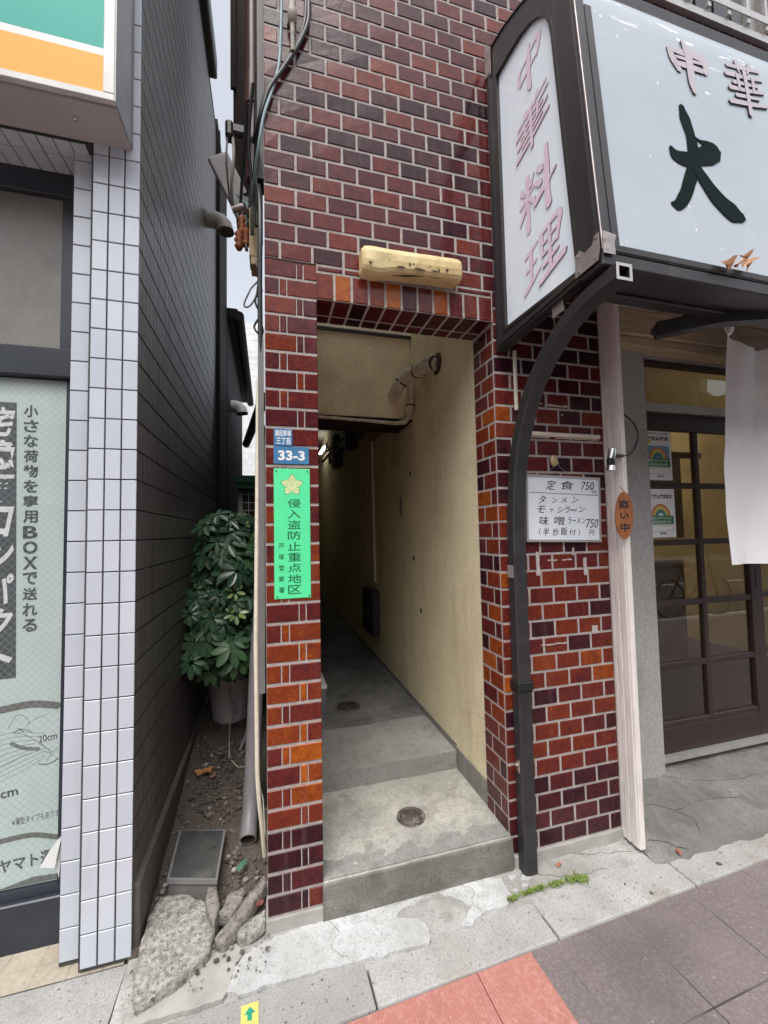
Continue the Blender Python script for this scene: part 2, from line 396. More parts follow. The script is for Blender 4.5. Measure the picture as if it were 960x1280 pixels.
# ------------------------------------------------------------------ mesh builder
class MB:
    def __init__(self): self.v = []; self.f = []; self.m = []; self.c = []; self.s = []
    def add(self, vs, fs, mi=0, col=(.5, .5, .5), smooth=False):
        b = len(self.v); self.v += [tuple(p) for p in vs]
        for f in fs:
            self.f.append([i+b for i in f]); self.m.append(mi); self.c.append(col); self.s.append(smooth)
    def quad(self, a, b, c, d, mi=0, col=(.5, .5, .5)): self.add([a, b, c, d], [(0, 1, 2, 3)], mi, col)
    def box(self, p, q, mi=0, col=(.5, .5, .5)):
        x0, y0, z0 = [min(a, b) for a, b in zip(p, q)]; x1, y1, z1 = [max(a, b) for a, b in zip(p, q)]
        vs = [(x0, y0, z0), (x1, y0, z0), (x1, y1, z0), (x0, y1, z0), (x0, y0, z1), (x1, y0, z1), (x1, y1, z1), (x0, y1, z1)]
        self.add(vs, [(0, 3, 2, 1), (4, 5, 6, 7), (0, 1, 5, 4), (1, 2, 6, 5), (2, 3, 7, 6), (3, 0, 4, 7)], mi, col)
    def cbox(self, p, q, bev=.004, mi=0, segs=1, mtx=None, jit=0, cuts=0, col=(.5, .5, .5), seed=0):
        bm = bmesh.new(); bmesh.ops.create_cube(bm, size=1)
        s = [abs(b-a) for a, b in zip(p, q)]; c = [(a+b)/2 for a, b in zip(p, q)]
        bmesh.ops.scale(bm, vec=s, verts=bm.verts)
        if cuts: bmesh.ops.subdivide_edges(bm, edges=bm.edges[:], cuts=cuts, use_grid_fill=True)
        if bev and not cuts: bmesh.ops.bevel(bm, geom=bm.edges[:], offset=min(bev, min(s)*.45), segments=segs, affect='EDGES', profile=.6)
        bmesh.ops.translate(bm, vec=c, verts=bm.verts)
        if jit:
            for v in bm.verts:
                v.co += mnoise.noise_vector(v.co*11+Vector((seed, seed*2, 0)))*jit + mnoise.noise_vector(v.co*45+Vector((seed, 0, 0)))*jit*.4
        if mtx is not None: bm.transform(mtx)
        bm.verts.ensure_lookup_table()
        self.add([v.co[:] for v in bm.verts], [[v.index for v in f.verts] for f in bm.faces], mi, col)
        bm.free()
    def tube(self, path, r, sides=10, mi=0, caps=True, smooth=True, squash=None, col=(.5, .5, .5)):
        P = [Vector(p) for p in path]; n = len(P); rr = r if isinstance(r, (list, tuple)) else [r]*n
        rings = []; ref = None
        for i, p in enumerate(P):
            t = (P[min(i+1, n-1)]-P[max(i-1, 0)]).normalized()
            if ref is None:
                a = Vector((0, 0, 1)) if abs(t.z) < .9 else Vector((1, 0, 0))
                ref = (a - t*a.dot(t)).normalized()
            else:
                ref = (ref - t*ref.dot(t)).normalized()
            b = t.cross(ref)
            ring = []
            for k in range(sides):
                an = 2*math.pi*k/sides
                ring.append(p + (ref*math.cos(an) + b*math.sin(an))*rr[i])
            rings.append(ring)
        vs = [v for ring in rings for v in ring]
        fs = [(i*sides+k, i*sides+(k+1) % sides, (i+1)*sides+(k+1) % sides, (i+1)*sides+k) for i in range(n-1) for k in range(sides)]
        self.add(vs, fs, mi, col, smooth)
        if caps:
            self.add(rings[0], [list(range(sides))[::-1]], mi, col); self.add(rings[-1], [list(range(sides))], mi, col)
    def lathe(self, prof, c, segs=28, mi=0, axis='z', smooth=True, col=(.5, .5, .5)):
        vs = []; n = len(prof)
        for k in range(segs):
            a = 2*math.pi*k/segs
            for r, h in prof: vs.append((c[0]+r*math.cos(a), c[1]+r*math.sin(a), c[2]+h))
        fs = [(k*n+i, ((k+1) % segs)*n+i, ((k+1) % segs)*n+i+1, k*n+i+1) for k in range(segs) for i in range(n-1)]
        self.add(vs, fs, mi, col, smooth)
    def prism(self, poly, O, U, V, t, mi=0, col=(.5, .5, .5), side_mi=None):
        """polygon in the U,V plane at O, raised by t along U x V"""
        O, U, V = Vector(O), Vector(U), Vector(V); N = U.cross(V).normalized()
        n = len(poly)
        ar = sum(poly[i][0]*poly[(i+1) % n][1]-poly[(i+1) % n][0]*poly[i][1] for i in range(n))
        if ar < 0: poly = poly[::-1]
        a = [O+U*p[0]+V*p[1] for p in poly]; b = [p+N*t for p in a]
        sm = mi if side_mi is None else side_mi
        self.add(b, [list(range(n))], mi, col); self.add(a, [list(range(n))[::-1]], mi, col)
        self.add(a+b, [(i, (i+1) % n, n+(i+1) % n, n+i) for i in range(n)], sm, col)
    def tiles(self, rects, O, U, V, depth=.006, ch=.002, jit=.0004, mi=0, colf=None, rng=R, sides=True):
        O, U, V = Vector(O), Vector(U), Vector(V); N = U.cross(V).normalized()
        for (a0, a1, b0, b1) in rects:
            if a1-a0 < .006 or b1-b0 < .006: continue
            col = colf((a0+a1)/2, (b0+b1)/2) if colf else (rng.random(), rng.random(), rng.random())
            tl = [rng.uniform(-jit, jit) for _ in range(4)]
            cor = [(a0, b0), (a1, b0), (a1, b1), (a0, b1)]; sg = [(1, 1), (-1, 1), (-1, -1), (1, -1)]
            rim = [O+U*x+V*y+N*(depth-ch+tl[i]) for i, (x, y) in enumerate(cor)]
            top = [O+U*(x+sx*ch)+V*(y+sy*ch)+N*(depth+tl[i]) for i, ((x, y), (sx, sy)) in enumerate(zip(cor, sg))]
            vs = rim+top
            fs = [(4, 5, 6, 7)]+[(i, (i+1) % 4, 4+(i+1) % 4, 4+i) for i in range(4)]
            if sides:
                vs = vs+[O+U*x+V*y for x, y in cor]
                fs += [(8+i, 8+(i+1) % 4, (i+1) % 4, i) for i in range(4)]
            self.add(vs, fs, mi, col)
    def ribbon(self, pts, ws, O, U, V, t, mi=0, lift=0, steps=6, side_mi=None):
        """a brush stroke: smooth centre line with its widths, raised by t"""
        O, U, V = Vector(O), Vector(U), Vector(V); N = U.cross(V).normalized()
        P = [Vector((p[0], p[1])) for p in pts]; n = len(P)
        if not isinstance(ws, (list, tuple)): ws = [ws]*n
        C_ = spline(P, steps); W_ = []
        for i in range(n-1):
            for k in range(steps):
                q = k/steps; q = q*q*(3-2*q); W_.append(ws[i]*(1-q)+ws[i+1]*q)
        W_.append(ws[-1])
        L, Rr = [], []
        m = len(C_)
        for i in range(m):
            d = (C_[min(i+1, m-1)]-C_[max(i-1, 0)]);
            d = d.normalized() if d.length > 1e-9 else Vector((1, 0)); nn = Vector((-d.y, d.x))
            L.append(C_[i]+nn*W_[i]/2); Rr.append(C_[i]-nn*W_[i]/2)
        d0 = (C_[0]-C_[1]).normalized(); d1 = (C_[-1]-C_[-2]).normalized()
        L = [C_[0]+d0*W_[0]*.35]+L+[C_[-1]+d1*W_[-1]*.4]; Rr = [C_[0]+d0*W_[0]*.35]+Rr+[C_[-1]+d1*W_[-1]*.4]
        m = len(L)
        def T(p, h): return O+U*p.x+V*p.y+N*h
        vs = [T(p, t+lift) for p in L]+[T(p, t+lift) for p in Rr]+[T(p, 0) for p in L]+[T(p, 0) for p in Rr]
        top = []
        for i in range(m-1):
            top.append((m+i, m+i+1, i+1, i))
        self.add(vs, top, mi)
        if t > .0008:
            sd = [(i, i+1, 2*m+i+1, 2*m+i) for i in range(m-1)]+[(m+i+1, m+i, 3*m+i, 3*m+i+1) for i in range(m-1)]
            self.add(vs, sd, mi if side_mi is None else side_mi)
    def build(self, name, mats, parent=None, origin=None, smooth_angle=None):
        org = Vector((0, 0, 0))
        if parent is not None:
            p = parent
            while p is not None: org = org+p.location; p = p.parent
        elif origin is not None: org = Vector(origin)
        me = bpy.data.meshes.new(name)
        me.from_pydata([tuple(Vector(v)-org) for v in self.v], [], self.f)
        if not isinstance(mats, (list, tuple)): mats = [mats]
        for m in mats: me.materials.append(m)
        me.polygons.foreach_set('material_index', self.m)
        me.polygons.foreach_set('use_smooth', self.s)
        ca = me.color_attributes.new('tint', 'FLOAT_COLOR', 'CORNER')
        buf = []
        for f, c in zip(self.f, self.c): buf += [c[0], c[1], c[2], 1.0]*len(f)
        ca.data.foreach_set('color', buf)
        me.update()
        o = bpy.data.objects.new(name, me); COL.objects.link(o)
        if parent is not None: o.parent = parent
        elif origin is not None: o.location = origin
        return o

def tag(o, label=None, cat=None, group=None, kind=None):
    if label: o['label'] = label
    if cat: o['category'] = cat
    if group: o['group'] = group
    if kind: o['kind'] = kind
    return o
def thing(name, label, cat, loc, group=None):
    o = bpy.data.objects.new(name, None); COL.objects.link(o); o.location = loc; o.empty_display_size = .05
    return tag(o, label, cat, group)
def struct(name, mb, mats, origin=None): return tag(mb.build(name, mats, None, origin), kind='structure')

X_, Y_, Z_ = Vector((1, 0, 0)), Vector((0, 1, 0)), Vector((0, 0, 1))

# ---- lettering
_tc = {}
def glyphs(body, bold=0.0, shear=0.0):
    """flat polygons of a piece of writing, fitted later"""
    key = (body, bold, shear)
    if key in _tc: return _tc[key]
    c = bpy.data.curves.new('lettering', 'FONT'); c.body = body; c.offset = bold; c.shear = shear; c.resolution_u = 3
    o = bpy.data.objects.new('lettering', c); COL.objects.link(o)
    bpy.context.view_layer.update()
    dg = bpy.context.evaluated_depsgraph_get()
    me = bpy.data.meshes.new_from_object(o.evaluated_get(dg))
    vs = [(v.co.x, v.co.y) for v in me.vertices]; fs = [list(p.vertices) for p in me.polygons]
    bpy.data.objects.remove(o); bpy.data.meshes.remove(me); bpy.data.curves.remove(c)
    _tc[key] = (vs, fs)
    return _tc[key]
def write(mb, body, u0, u1, v0, v1, O, U, V, h=.0008, bold=0.0, shear=0.0, mi=0, rot=0):
    """fit the writing into the rectangle u0..u1, v0..v1 of the plane"""
    vs, fs = glyphs(body, bold, shear)
    if not vs: return
    O, U, V = Vector(O), Vector(U), Vector(V); N = U.cross(V).normalized()
    xa, xb = min(v[0] for v in vs), max(v[0] for v in vs); ya, yb = min(v[1] for v in vs), max(v[1] for v in vs)
    if xb-xa < 1e-6 or yb-ya < 1e-6: return
    out = []
    cu, cv = (u0+u1)/2, (v0+v1)/2
    for x, y in vs:
        u = u0+(x-xa)/(xb-xa)*(u1-u0); v = v0+(y-ya)/(yb-ya)*(v1-v0)
        if rot:
            du, dv = u-cu, v-cv
            u = cu+du*math.cos(rot)-dv*math.sin(rot); v = cv+du*math.sin(rot)+dv*math.cos(rot)
        out.append(O+U*u+V*v+N*h)
    mb.add(out, fs, mi)
def write_col(mb, text, uc, w, vtop, vbot, O, U, V, h=.0008, bold=0.0, shear=0.0, mi=0, fill=.86, lean=0):
    n = len(text); p = (vtop-vbot)/n
    for i, ch in enumerate(text):
        a = vtop-p*i; hh = p*fill; k = 1
        u = uc+lean*i
        if ch in 'ー一': hh = p*.8 if ch == 'ー' else p*.12
        ww = w
        if ch == 'ー':   # upright long-vowel bar in vertical setting
            ww = w*.16
            mb.prism([(u-ww/2, a-p/2-hh/2), (u+ww/2, a-p/2-hh/2), (u+ww/2, a-p/2+hh/2), (u-ww/2, a-p/2+hh/2)], Vector(O), U, V, h, mi); continue
        if ch in 'ッ': ww, hh = w*.75, hh*.7
        write(mb, ch, u-ww/2, u+ww/2, a-p/2-hh/2, a-p/2+hh/2, O, U, V, h, bold, shear, mi)

# ------------------------------------------------------------------ ground
g = MB(); g.quad((-150, -150, -.30), (150, -150, -.30), (150, 150, -.30), (-150, 150, -.30))
struct('ground', g, mat('far_ground', (.16, .15, .14), .95))
ROT = math.atan(.037)
KO = Vector((0, -.322, 0))
def rotobj(o): o.location = KO; o.rotation_euler = (0, 0, ROT)
s = MB(); s.quad((-40, -2.6, -.066), (40, -2.6, -.066), (40, .005, -.066), (-40, .005, -.066)); s.box((-40, -2.75, -.25), (40, -2.6, -.062), 1)
o = struct('pavement', s, [PAVE, KERB]); rotobj(o)
s = MB()
s.quad((-.6, -2.5, -.062), (.812, -2.5, -.062), (.812, -.004, -.062), (-.6, -.004, -.062))
o = struct('red_paving', s, PAVER); rotobj(o)
s = MB(); s.quad((-60, -10.5, -.20), (60, -10.5, -.20), (60, -2.7, -.20), (-60, -2.7, -.20))
for xx in range(-30, 30, 3): s.quad((xx, -6.5, -.196), (xx+1.6, -6.5, -.196), (xx+1.6, -6.38, -.196), (xx, -6.38, -.196), 1)
s.quad((-60, -3.35, -.196), (60, -3.35, -.196), (60, -3.22, -.196), (-60, -3.22, -.196), 1)
o = struct('road', s, [ASPH, WHITEP])
s = MB(); s.box((-60, -13.6, -.3), (60, -10.5, -.06))
struct('far_pavement', s, CONC)
# kerb stones
s = MB()
kx = [-1.6, -.96, -.33, .300, .928, 1.556, 2.19, 2.83, 3.46, 4.1]
dk = [.3, .5, .75, .15, .1, .35, .3, .5, .2]
for i in range(len(kx)-1):
    a, b = kx[i]+.003, kx[i+1]-.003
    yb = .172 if a > .2 else .150
    s.cbox((a, 0, -.2), (b, yb, -.056+R.uniform(-.002, .002)), .006, 0, 2, col=(dk[i], 0, 0))
o = struct('kerb', s, KERB); rotobj(o)

def sheet(x0, x1, y0, y1, zf, nx, ny, jit=.002, edge=0, seed=0, thick=.04, mi=0):
    """a lumpy ground sheet with turned-down rim"""
    mb = MB(); vs = []
    for j in range(ny+1):
        for i in range(nx+1):
            x = x0+(x1-x0)*i/nx; y = y0+(y1-y0)*j/ny
            k = mnoise.noise_vector(Vector((x*9+seed, y*9, seed)))
            if edge and (i in (0, nx) or j in (0, ny)):
                x += k.x*edge; y += k.y*edge
            z = zf(x, y)+mnoise.noise(Vector((x*14+seed, y*14, 3.1)))*jit+mnoise.noise(Vector((x*50+seed, y*50, 1.7)))*jit*.5
            vs.append((x, y, z))
    fs = [(j*(nx+1)+i, j*(nx+1)+i+1, (j+1)*(nx+1)+i+1, (j+1)*(nx+1)+i) for j in range(ny) for i in range(nx)]
    mb.add(vs, fs, mi, smooth=True)
    rim = [i for i in range(nx+1)]+[j*(nx+1)+nx for j in range(1, ny+1)]+[ny*(nx+1)+i for i in range(nx-1, -1, -1)]+[j*(nx+1) for j in range(ny-1, 0, -1)]
    rv = [vs[i] for i in rim]; n = len(rv)
    mb.add(rv+[(p[0], p[1], p[2]-thick) for p in rv], [(i, n+i, n+(i+1) % n, (i+1) % n) for i in range(n)], mi)
    return mb
def apz(x, y): return -.060+max(0, min(1, (y+.17)/.17))*.016
struct('apron', sheet(-.425, 1.50, -.20, .03, apz, 90, 14, .0025, .002), APRON)
def shz(x, y): return -.058+max(0, min(1, (y+.14)/.40))**.8*.105-max(0, min(1, (1.75-x)/.25))*.035*max(0, min(1, (y+.1)/.3))
struct('forecourt', sheet(1.495, 5.0, -.165, .33, shz, 70, 14, .005), SHOPG)
struct('side_apron', sheet(-3.0, -.43, -.20, .035, lambda x, y: -.057, 40, 8, .002), KERB)
s = MB(); s.quad((-2.8, -1.2, 0), (1.2, -1.2, 0), (1.2, 1.0, 0), (-2.8, 1.0, 0))
o = struct('beige_paving', MB(), PAVEB); bpy.data.objects.remove(o)
s = MB(); s.quad((-3, .03, -.052), (-.44, .03, -.052), (-.44, .5, -.052), (-3, .5, -.052))
struct('beige_paving', s, PAVEB)

cr = MB()
def crack(pts, zf, r=.0022):
    q = spline([Vector((p[0], p[1], 0)) for p in pts], 10)
    out = []
    for p in q:
        k = mnoise.noise_vector(Vector((p.x*30, p.y*30, 2)))*.010
        out.append((p.x+k.x, p.y+k.y, zf(p.x+k.x, p.y+k.y)+.0012))
    cr.tube(out, [r*.62*(.5+.8*abs(mnoise.noise(Vector((p[0]*20, p[1]*20, 0)))) if 0 < i < len(out)-1 else .2) for i, p in enumerate(out)], 5)
crack([(1.56, .12), (1.70, .08), (1.80, .02), (1.84, -.04), (1.80, -.10)], shz); crack([(1.80, .02), (1.98, .03), (2.2, .0)], shz, .0018)
crack([(1.54, -.06), (1.62, -.09), (1.68, -.13)], shz, .003); crack([(1.9, .2), (2.1, .12), (2.5, .08), (3.0, .1)], shz, .0016)
crack([(.95, -.02), (1.1, -.09), (1.3, -.11)], apz, .0018); crack([(1.2, -.01), (1.33, -.05), (1.46, -.07)], apz, .0016)
crack([(.70, -.012), (.735, -.06), (.71, -.10), (.73, -.14)], lambda x, y: -.0465, .0016); crack([(.20, -.02), (.23, -.07), (.20, -.11), (.25, -.17)], lambda x, y: -.046, .0014)
struct('pavement_cracks', cr, GRIME)
def ragged(poly, amp=.006, step=.012, seed=0):
    out = []
    n = len(poly)
    for i in range(n):
        a, b = Vector((*poly[i], 0)), Vector((*poly[(i+1) % n], 0))
        m = max(1, int((b-a).length/step))
        for k in range(m):
            p = a.lerp(b, k/m); d = mnoise.noise_vector(Vector((p.x*38+seed, p.y*38, seed)))+mnoise.noise_vector(Vector((p.x*110+seed, p.y*110, seed)))*.6
            out.append((p.x+d.x*amp, p.y+d.y*amp))
    return out
cem = [(.012, -.024), (.189, -.006), (.40, -.008), (.585, -.006), (.60, -.028), (.52, -.040), (.445, -.052), (.43, -.075), (.50, -.100), (.525, -.150), (.501, -.192), (.381, -.186),
       (.315, -.182), (.153, -.174), (.034, -.172), (-.08, -.172), (-.12, -.150), (-.10, -.09), (-.05, -.04)]
cem2 = [(.625, -.008), (.797, -.010), (.861, -.033), (.862, -.118), (.816, -.145), (.735, -.140), (.665, -.172), (.630, -.168), (.695, -.110), (.66, -.060), (.61, -.035)]
cem3 = [(-.36, -.172), (-.13, -.172), (-.115, -.15), (-.10, -.08), (-.06, -.03), (-.02, -.01), (-.12, -.005), (-.20, -.03), (-.25, -.09), (-.36, -.145)]
s = MB(); s.prism(ragged(cem, .007, .006, 3), (0, 0, -.058), X_, Y_, .0125); s.prism(ragged(cem2, .007, .006, 8), (0, 0, -.058), X_, Y_, .0120)
struct('pavement_patch', s, CEMENT)
s = MB(); s.prism(ragged(cem3, .005, .006, 5), (0, 0, -.058), X_, Y_, .0135)
struct('rough_pavement_patch', s, CONC_FOOT)
s = MB()
for (x, y, r) in ((.905, -.045, .016), (.955, -.062, .02), (.93, -.09, .013), (.885, -.10, .01)):
    pl = [(x+r*math.cos(a)*(1+.3*math.sin(3*a+x*50)), y+.7*r*math.sin(a)) for a in [k*.42 for k in range(15)]]
    s.prism(pl, (0, 0, -.056), X_, Y_, .012)
struct('pavement_spots', s, CEMENT)

# alley steps and floor
s = MB()
m1 = sheet(.185, .932, -.012, .50, lambda x, y: .081-max(0, .012-y)*.2+.003*math.sin(y*6), 60, 42, .0022, .004, 5, .2)
o = struct('alley_step', m1, STEP1)
s = sheet(.186, .931, -.006, .115, lambda x, y: .0825-.0035*max(0, (y-.07)/.045), 60, 10, .0015, .0, 9, .01)
for i, v in enumerate(s.v):
    if v[1] > .10: s.v[i] = (v[0], v[1]+.05*mnoise.noise(Vector((v[0]*7, 2, 0)))+.02*mnoise.noise(Vector((v[0]*30, 2, 0))), v[2]-.004)
struct('step_repair', s, STEPP)
s = MB()
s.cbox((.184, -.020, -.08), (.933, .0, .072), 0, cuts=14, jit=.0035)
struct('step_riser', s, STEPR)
s = sheet(.185, .932, .482, .92, lambda x, y: .168+.003*math.sin(x*9), 40, 26, .002, .004, 11, .12)
struct('upper_step', s, STEPP)
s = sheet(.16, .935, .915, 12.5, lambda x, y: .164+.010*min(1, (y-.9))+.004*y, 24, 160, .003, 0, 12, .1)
struct('alley_floor', s, STEP2)

# soil of the gap between the houses
def soil(x, y): return -.03+max(0, min(1.2, (y-.12)))*.165+.012*math.sin(x*9+y*4)
struct('soil', sheet(-.43, .02, .03, 9, soil, 26, 240, .012, 0, 21, .1), DIRT)

# ------------------------------------------------------------------ brick house
B = thing('brick_building', 'dark red glazed brick building with a narrow alley opening and cafe door', 'building', (0, 0, 0))
P_, Q_ = .1188, .07     # brick pitch along the wall and course height
J = .010
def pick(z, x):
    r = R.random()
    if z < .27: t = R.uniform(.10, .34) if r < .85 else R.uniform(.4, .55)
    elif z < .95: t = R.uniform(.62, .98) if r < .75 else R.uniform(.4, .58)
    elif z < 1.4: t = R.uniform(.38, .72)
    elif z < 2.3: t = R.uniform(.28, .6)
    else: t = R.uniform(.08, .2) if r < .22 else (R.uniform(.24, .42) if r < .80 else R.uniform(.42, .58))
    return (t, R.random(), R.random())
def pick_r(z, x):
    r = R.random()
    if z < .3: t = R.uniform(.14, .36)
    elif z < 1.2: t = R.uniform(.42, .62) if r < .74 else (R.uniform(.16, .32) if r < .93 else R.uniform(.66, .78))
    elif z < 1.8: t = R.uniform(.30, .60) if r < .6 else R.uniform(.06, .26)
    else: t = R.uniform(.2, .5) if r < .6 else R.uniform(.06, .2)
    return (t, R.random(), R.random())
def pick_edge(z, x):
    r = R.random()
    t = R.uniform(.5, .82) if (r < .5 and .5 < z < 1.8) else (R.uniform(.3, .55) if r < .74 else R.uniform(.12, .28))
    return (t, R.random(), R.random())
PV = [.004]
def course_rects(edges, j):
    """edges: joint centres along the row"""
    return [(a+J/2, b-J/2, j*Q_+J/2, (j+1)*Q_-J/2) for a, b in zip(edges[:-1], edges[1:]) if b-a > J+.008]

# left pier
pm = MB()
W = .187
rects = []
for j in range(0, 33):
    e = [-J/2, .112, .137, W+J/2] if j % 2 == 0 else [-J/2, .050, .077, W+J/2]
    e = [v+R.uniform(-.0015, .0015) if 0 < i < 3 else v for i, v in enumerate(e)]
    rects += [(a+(.0022 if i_ else .005), b-(.0022 if i_ < 2 else .005), j*Q_+J/2, (j+1)*Q_-J/2) for i_, (a, b) in enumerate(zip(e[:-1], e[1:]))]
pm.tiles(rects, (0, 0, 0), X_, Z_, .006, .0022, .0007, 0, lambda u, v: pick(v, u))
pm.box((-.001, -.0032, -.02), (W-.0005, .17, 2.30), 1)
# its inner face and its outer face
rr = []
for j in range(0, 31):
    e = [0, .06, .17] if j % 2 else [0, .12, .17]
    rr += course_rects(e, j)
pm.tiles(rr, (W-.004, 0, 0), Y_, Z_, .004, .0015, .0004, 0, lambda u, v: pick(v, u))
pm.build('brick_pier', [BRICK, MORTAR], B)

# right pier
pr = MB()
XL, XR = .930, 1.472
rects = []
for j in range(0, 33):
    e = [XR+J/2]; x = XR-(.056 if j % 2 == 0 else .1138)
    while x > XL+.03: e.append(x); x -= P_
    e.append(XL-J/2)
    rects += course_rects(e[::-1], j)
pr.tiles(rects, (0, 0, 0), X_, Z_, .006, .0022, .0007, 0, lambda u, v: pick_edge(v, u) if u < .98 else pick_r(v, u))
rr = []
for j in range(0, 31):
    e = [-.175, -.121, -.0025] if j % 2 else [-.175, -.066, -.0025]
    if j % 2: e = [-.175, -.112, -.004]
    else: e = [-.175, -.056, -.004]
    rr += course_rects(e, j)
pr.tiles(rr, (XL+.004, 0, 0), -Y_, Z_, .006, .002, .0005, 0, lambda u, v: pick_edge(v, u))
pr.box((XL+.0005, -.0032, -.02), (XR-.0005, .176, 2.30), 1)
pr.build('brick_pier', [BRICK, MORTAR], B)

# lintel of upright bricks over the opening, wrapped round its underside
lm = MB(); rects = []; u = W+J/2
n_s = 11; ps = (XL-W)/n_s
rects = [(W+ps*i+J/2-(0 if i else .004), W+ps*(i+1)-J/2, 2.177+.003, 2.284-J/2) for i in range(n_s)]
LT = [.55, .86, .52, .62, .88, .26, .44, .84, .46, .48, .44]
lm.tiles(rects, (0, 0, 0), X_, Z_, .0065, .0024, .0007, 0, lambda u, v: (LT[min(10, int((u-W)/ps))], R.random(), R.random()))
rects = [(W+ps*i+J/2-(0 if i else .004), W+ps*(i+1)-J/2, -.108, -.002) for i in range(n_s)]+[(W+ps*i+J/2, W+ps*(i+1)-J/2, -.17, -.118) for i in range(n_s)]
lm.tiles(rects, (0, 0, 2.181), X_, -Y_, .005, .002, .0006, 0, lambda u, v: (R.uniform(.1, .4), R.random(), R.random()))
lm.box((W, -.0032, 2.1785), (XL+.004, .17, 2.312), 1)
lm.build('brick_lintel', [BRICK, MORTAR], B)

# the facade above
fm = MB(); rects = []
XE = 4.2
WX0, WX1, WZ0, WZ1 = 1.45, 2.72, 3.99, 5.2
def clip(rects):
    out = []
    for (a, b, c, d) in rects:
        if d <= WZ0 or c >= WZ1 or b <= WX0 or a >= WX1: out.append((a, b, c, d)); continue
        if c < WZ0: out.append((a, b, c, WZ0-.004)); continue
        if d > WZ1: out.append((a, b, WZ1+.004, d)); continue
        if a < WX0: out.append((a, WX0-.004, c, d))
        if b > WX1: out.append((WX1+.004, b, c, d))
    return out
rects.append(None); rects = []
e = [W+J/2-.005]+[.054+P_*k for k in range(2, 7)]+[XL]
rects += [(a+J/2, b-J/2, 2.284+J/2, 2.31-J/2) for a, b in zip(e[:-1], e[1:])]
for j in range(32, 76):
    e = [-J/2]; x = (.054 if j % 2 else .054+P_/2)
    if j == 32: x = XR+.0; e = [XR]; x += P_/2
    while x < XE: e.append(x); x += P_
    if j < 34 and False: pass
    rects += course_rects(e, j) if j > 33 or True else []
# courses 33.. start over the pier at the left edge
rects = [r for r in rects if not (r[2] < 2.42 and r[0] > XR)]
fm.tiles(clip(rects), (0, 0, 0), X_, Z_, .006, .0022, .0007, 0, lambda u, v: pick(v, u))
def mort(x0, x1, z0, z1): fm.box((x0, -.0032, z0), (x1, .16, z1), 1)
mort(-.001, XE, 2.4205, WZ0-.003); mort(-.0009, WX0-.003, WZ0, WZ1); mort(WX1+.003, XE, WZ0, WZ1); mort(-.001, XE, WZ1+.003, 5.32); mort(-.0008, XR, 2.3125, 2.4195)
fm.build('brick_facade', [BRICK, MORTAR], B)

# upper window
wf = MB()
wf.box((WX0, .03, WZ0), (WX1, .07, WZ0+.05)); wf.box((WX0, .03, WZ1-.05), (WX1, .07, WZ1))
for x in (WX0, WX1-.05, (WX0+WX1)/2-.02): wf.box((x, .031, WZ0+.05), (x+.05, .069, WZ1-.05))
wf.box((WX0-.02, -.03, WZ0-.02), (WX1+.02, .03, WZ0+.02))
win = wf.build('window', ALU, B)
wp = MB(); wp.quad((WX0+.02, .05, WZ0+.02), (WX1-.02, .05, WZ0+.02), (WX1-.02, .05, WZ1-.02), (WX0+.02, .05, WZ1-.02)); wp.build('pane', GLASSD, win)
wg = MB()
for k in range(9):
    x = WX0+.08+k*.142; wg.box((x, -.045, WZ0+.03), (x+.022, -.03, WZ1-.02))
wg.box((WX0, -.05, WZ0+.06), (WX1, -.045, WZ0+.10)); wg.build('window_grille', ALU, win)
ur = MB()
ur.box((WX0-.3, 1.6, 3.6), (WX1+.3, 1.65, 5.6)); ur.box((WX0-.3, .17, 3.60), (WX1+.3, 1.6, 3.65)); ur.box((WX0-.3, .17, 5.55), (WX1+.3, 1.6, 5.6))
ur.box((WX0-.35, .17, 3.6), (WX0-.3, 1.6, 5.6)); ur.box((WX1+.3, .17, 3.6), (WX1+.35, 1.6, 5.6)); ur.build('upper_room', DARKB, B)

# footing, alley walls, beam
ft = MB()
ft.cbox((-.005, -.014, -.12), (.20, .16, -.003), 0, cuts=5, jit=.004, seed=2)
ft.build('concrete_footing', CONC_FOOT, B)
ft = MB(); ft.cbox((.94, -.016, -.12), (1.50, .17, -.002), 0, cuts=7, jit=.003, seed=4); ft.build('concrete_footing', CONC_FOOT, B)
aw = MB()
aw.box((.933, .1765, .19), (.99, 1.0, 2.601), 0); aw.box((.933, 1.0, .19), (.99, 12.5, 2.95), 0); aw.box((.929, .1768, .02), (.985, .48, .189), 1); aw.box((.9285, .4805, .1), (.985, 12.5, .205), 1)
aw.build('alley_wall', [PLASTER, GREYPAINT], B)
aw = MB(); aw.box((.10, .1705, .0), (.18, 12.5, 2.95)); aw.build('alley_wall', PLASTER_D, B)
bb = MB(); bb.cbox((.1805, 1.03, 2.040), (.9325, 1.35, 2.96), .004); bb.build('plaster_beam', PLASTER, B)
bb = MB(); bb.box((.181, 1.0295, 2.026), (.932, 1.36, 2.0395)); bb.build('beam_edge', DARKB, B)
cg = MB(); cg.box((.10, 1.35, 2.95), (.99, 12.5, 3.0)); cg.build('alley_ceiling', mat('grey_ceiling', (.34, .33, .29), .9, scale=4), B)
cg = MB(); cg.quad((.18, .171, 2.602), (.932, .171, 2.602), (.932, 1.0285, 2.602), (.18, 1.0285, 2.602)); sk = cg.build('skylight_panel', TRANSL, B)
cg = MB()
for y in (.185, 1.016):
    cg = MB(); cg.box((.181, y, 2.582), (.931, y+.012, 2.6015)); cg.build('frame_bar', BLACKM, sk)
ew = MB(); ew.box((.18, 12.5, 0), (.98, 12.6, 2.95)); ew.build('end_wall', PLASTER_D, B)
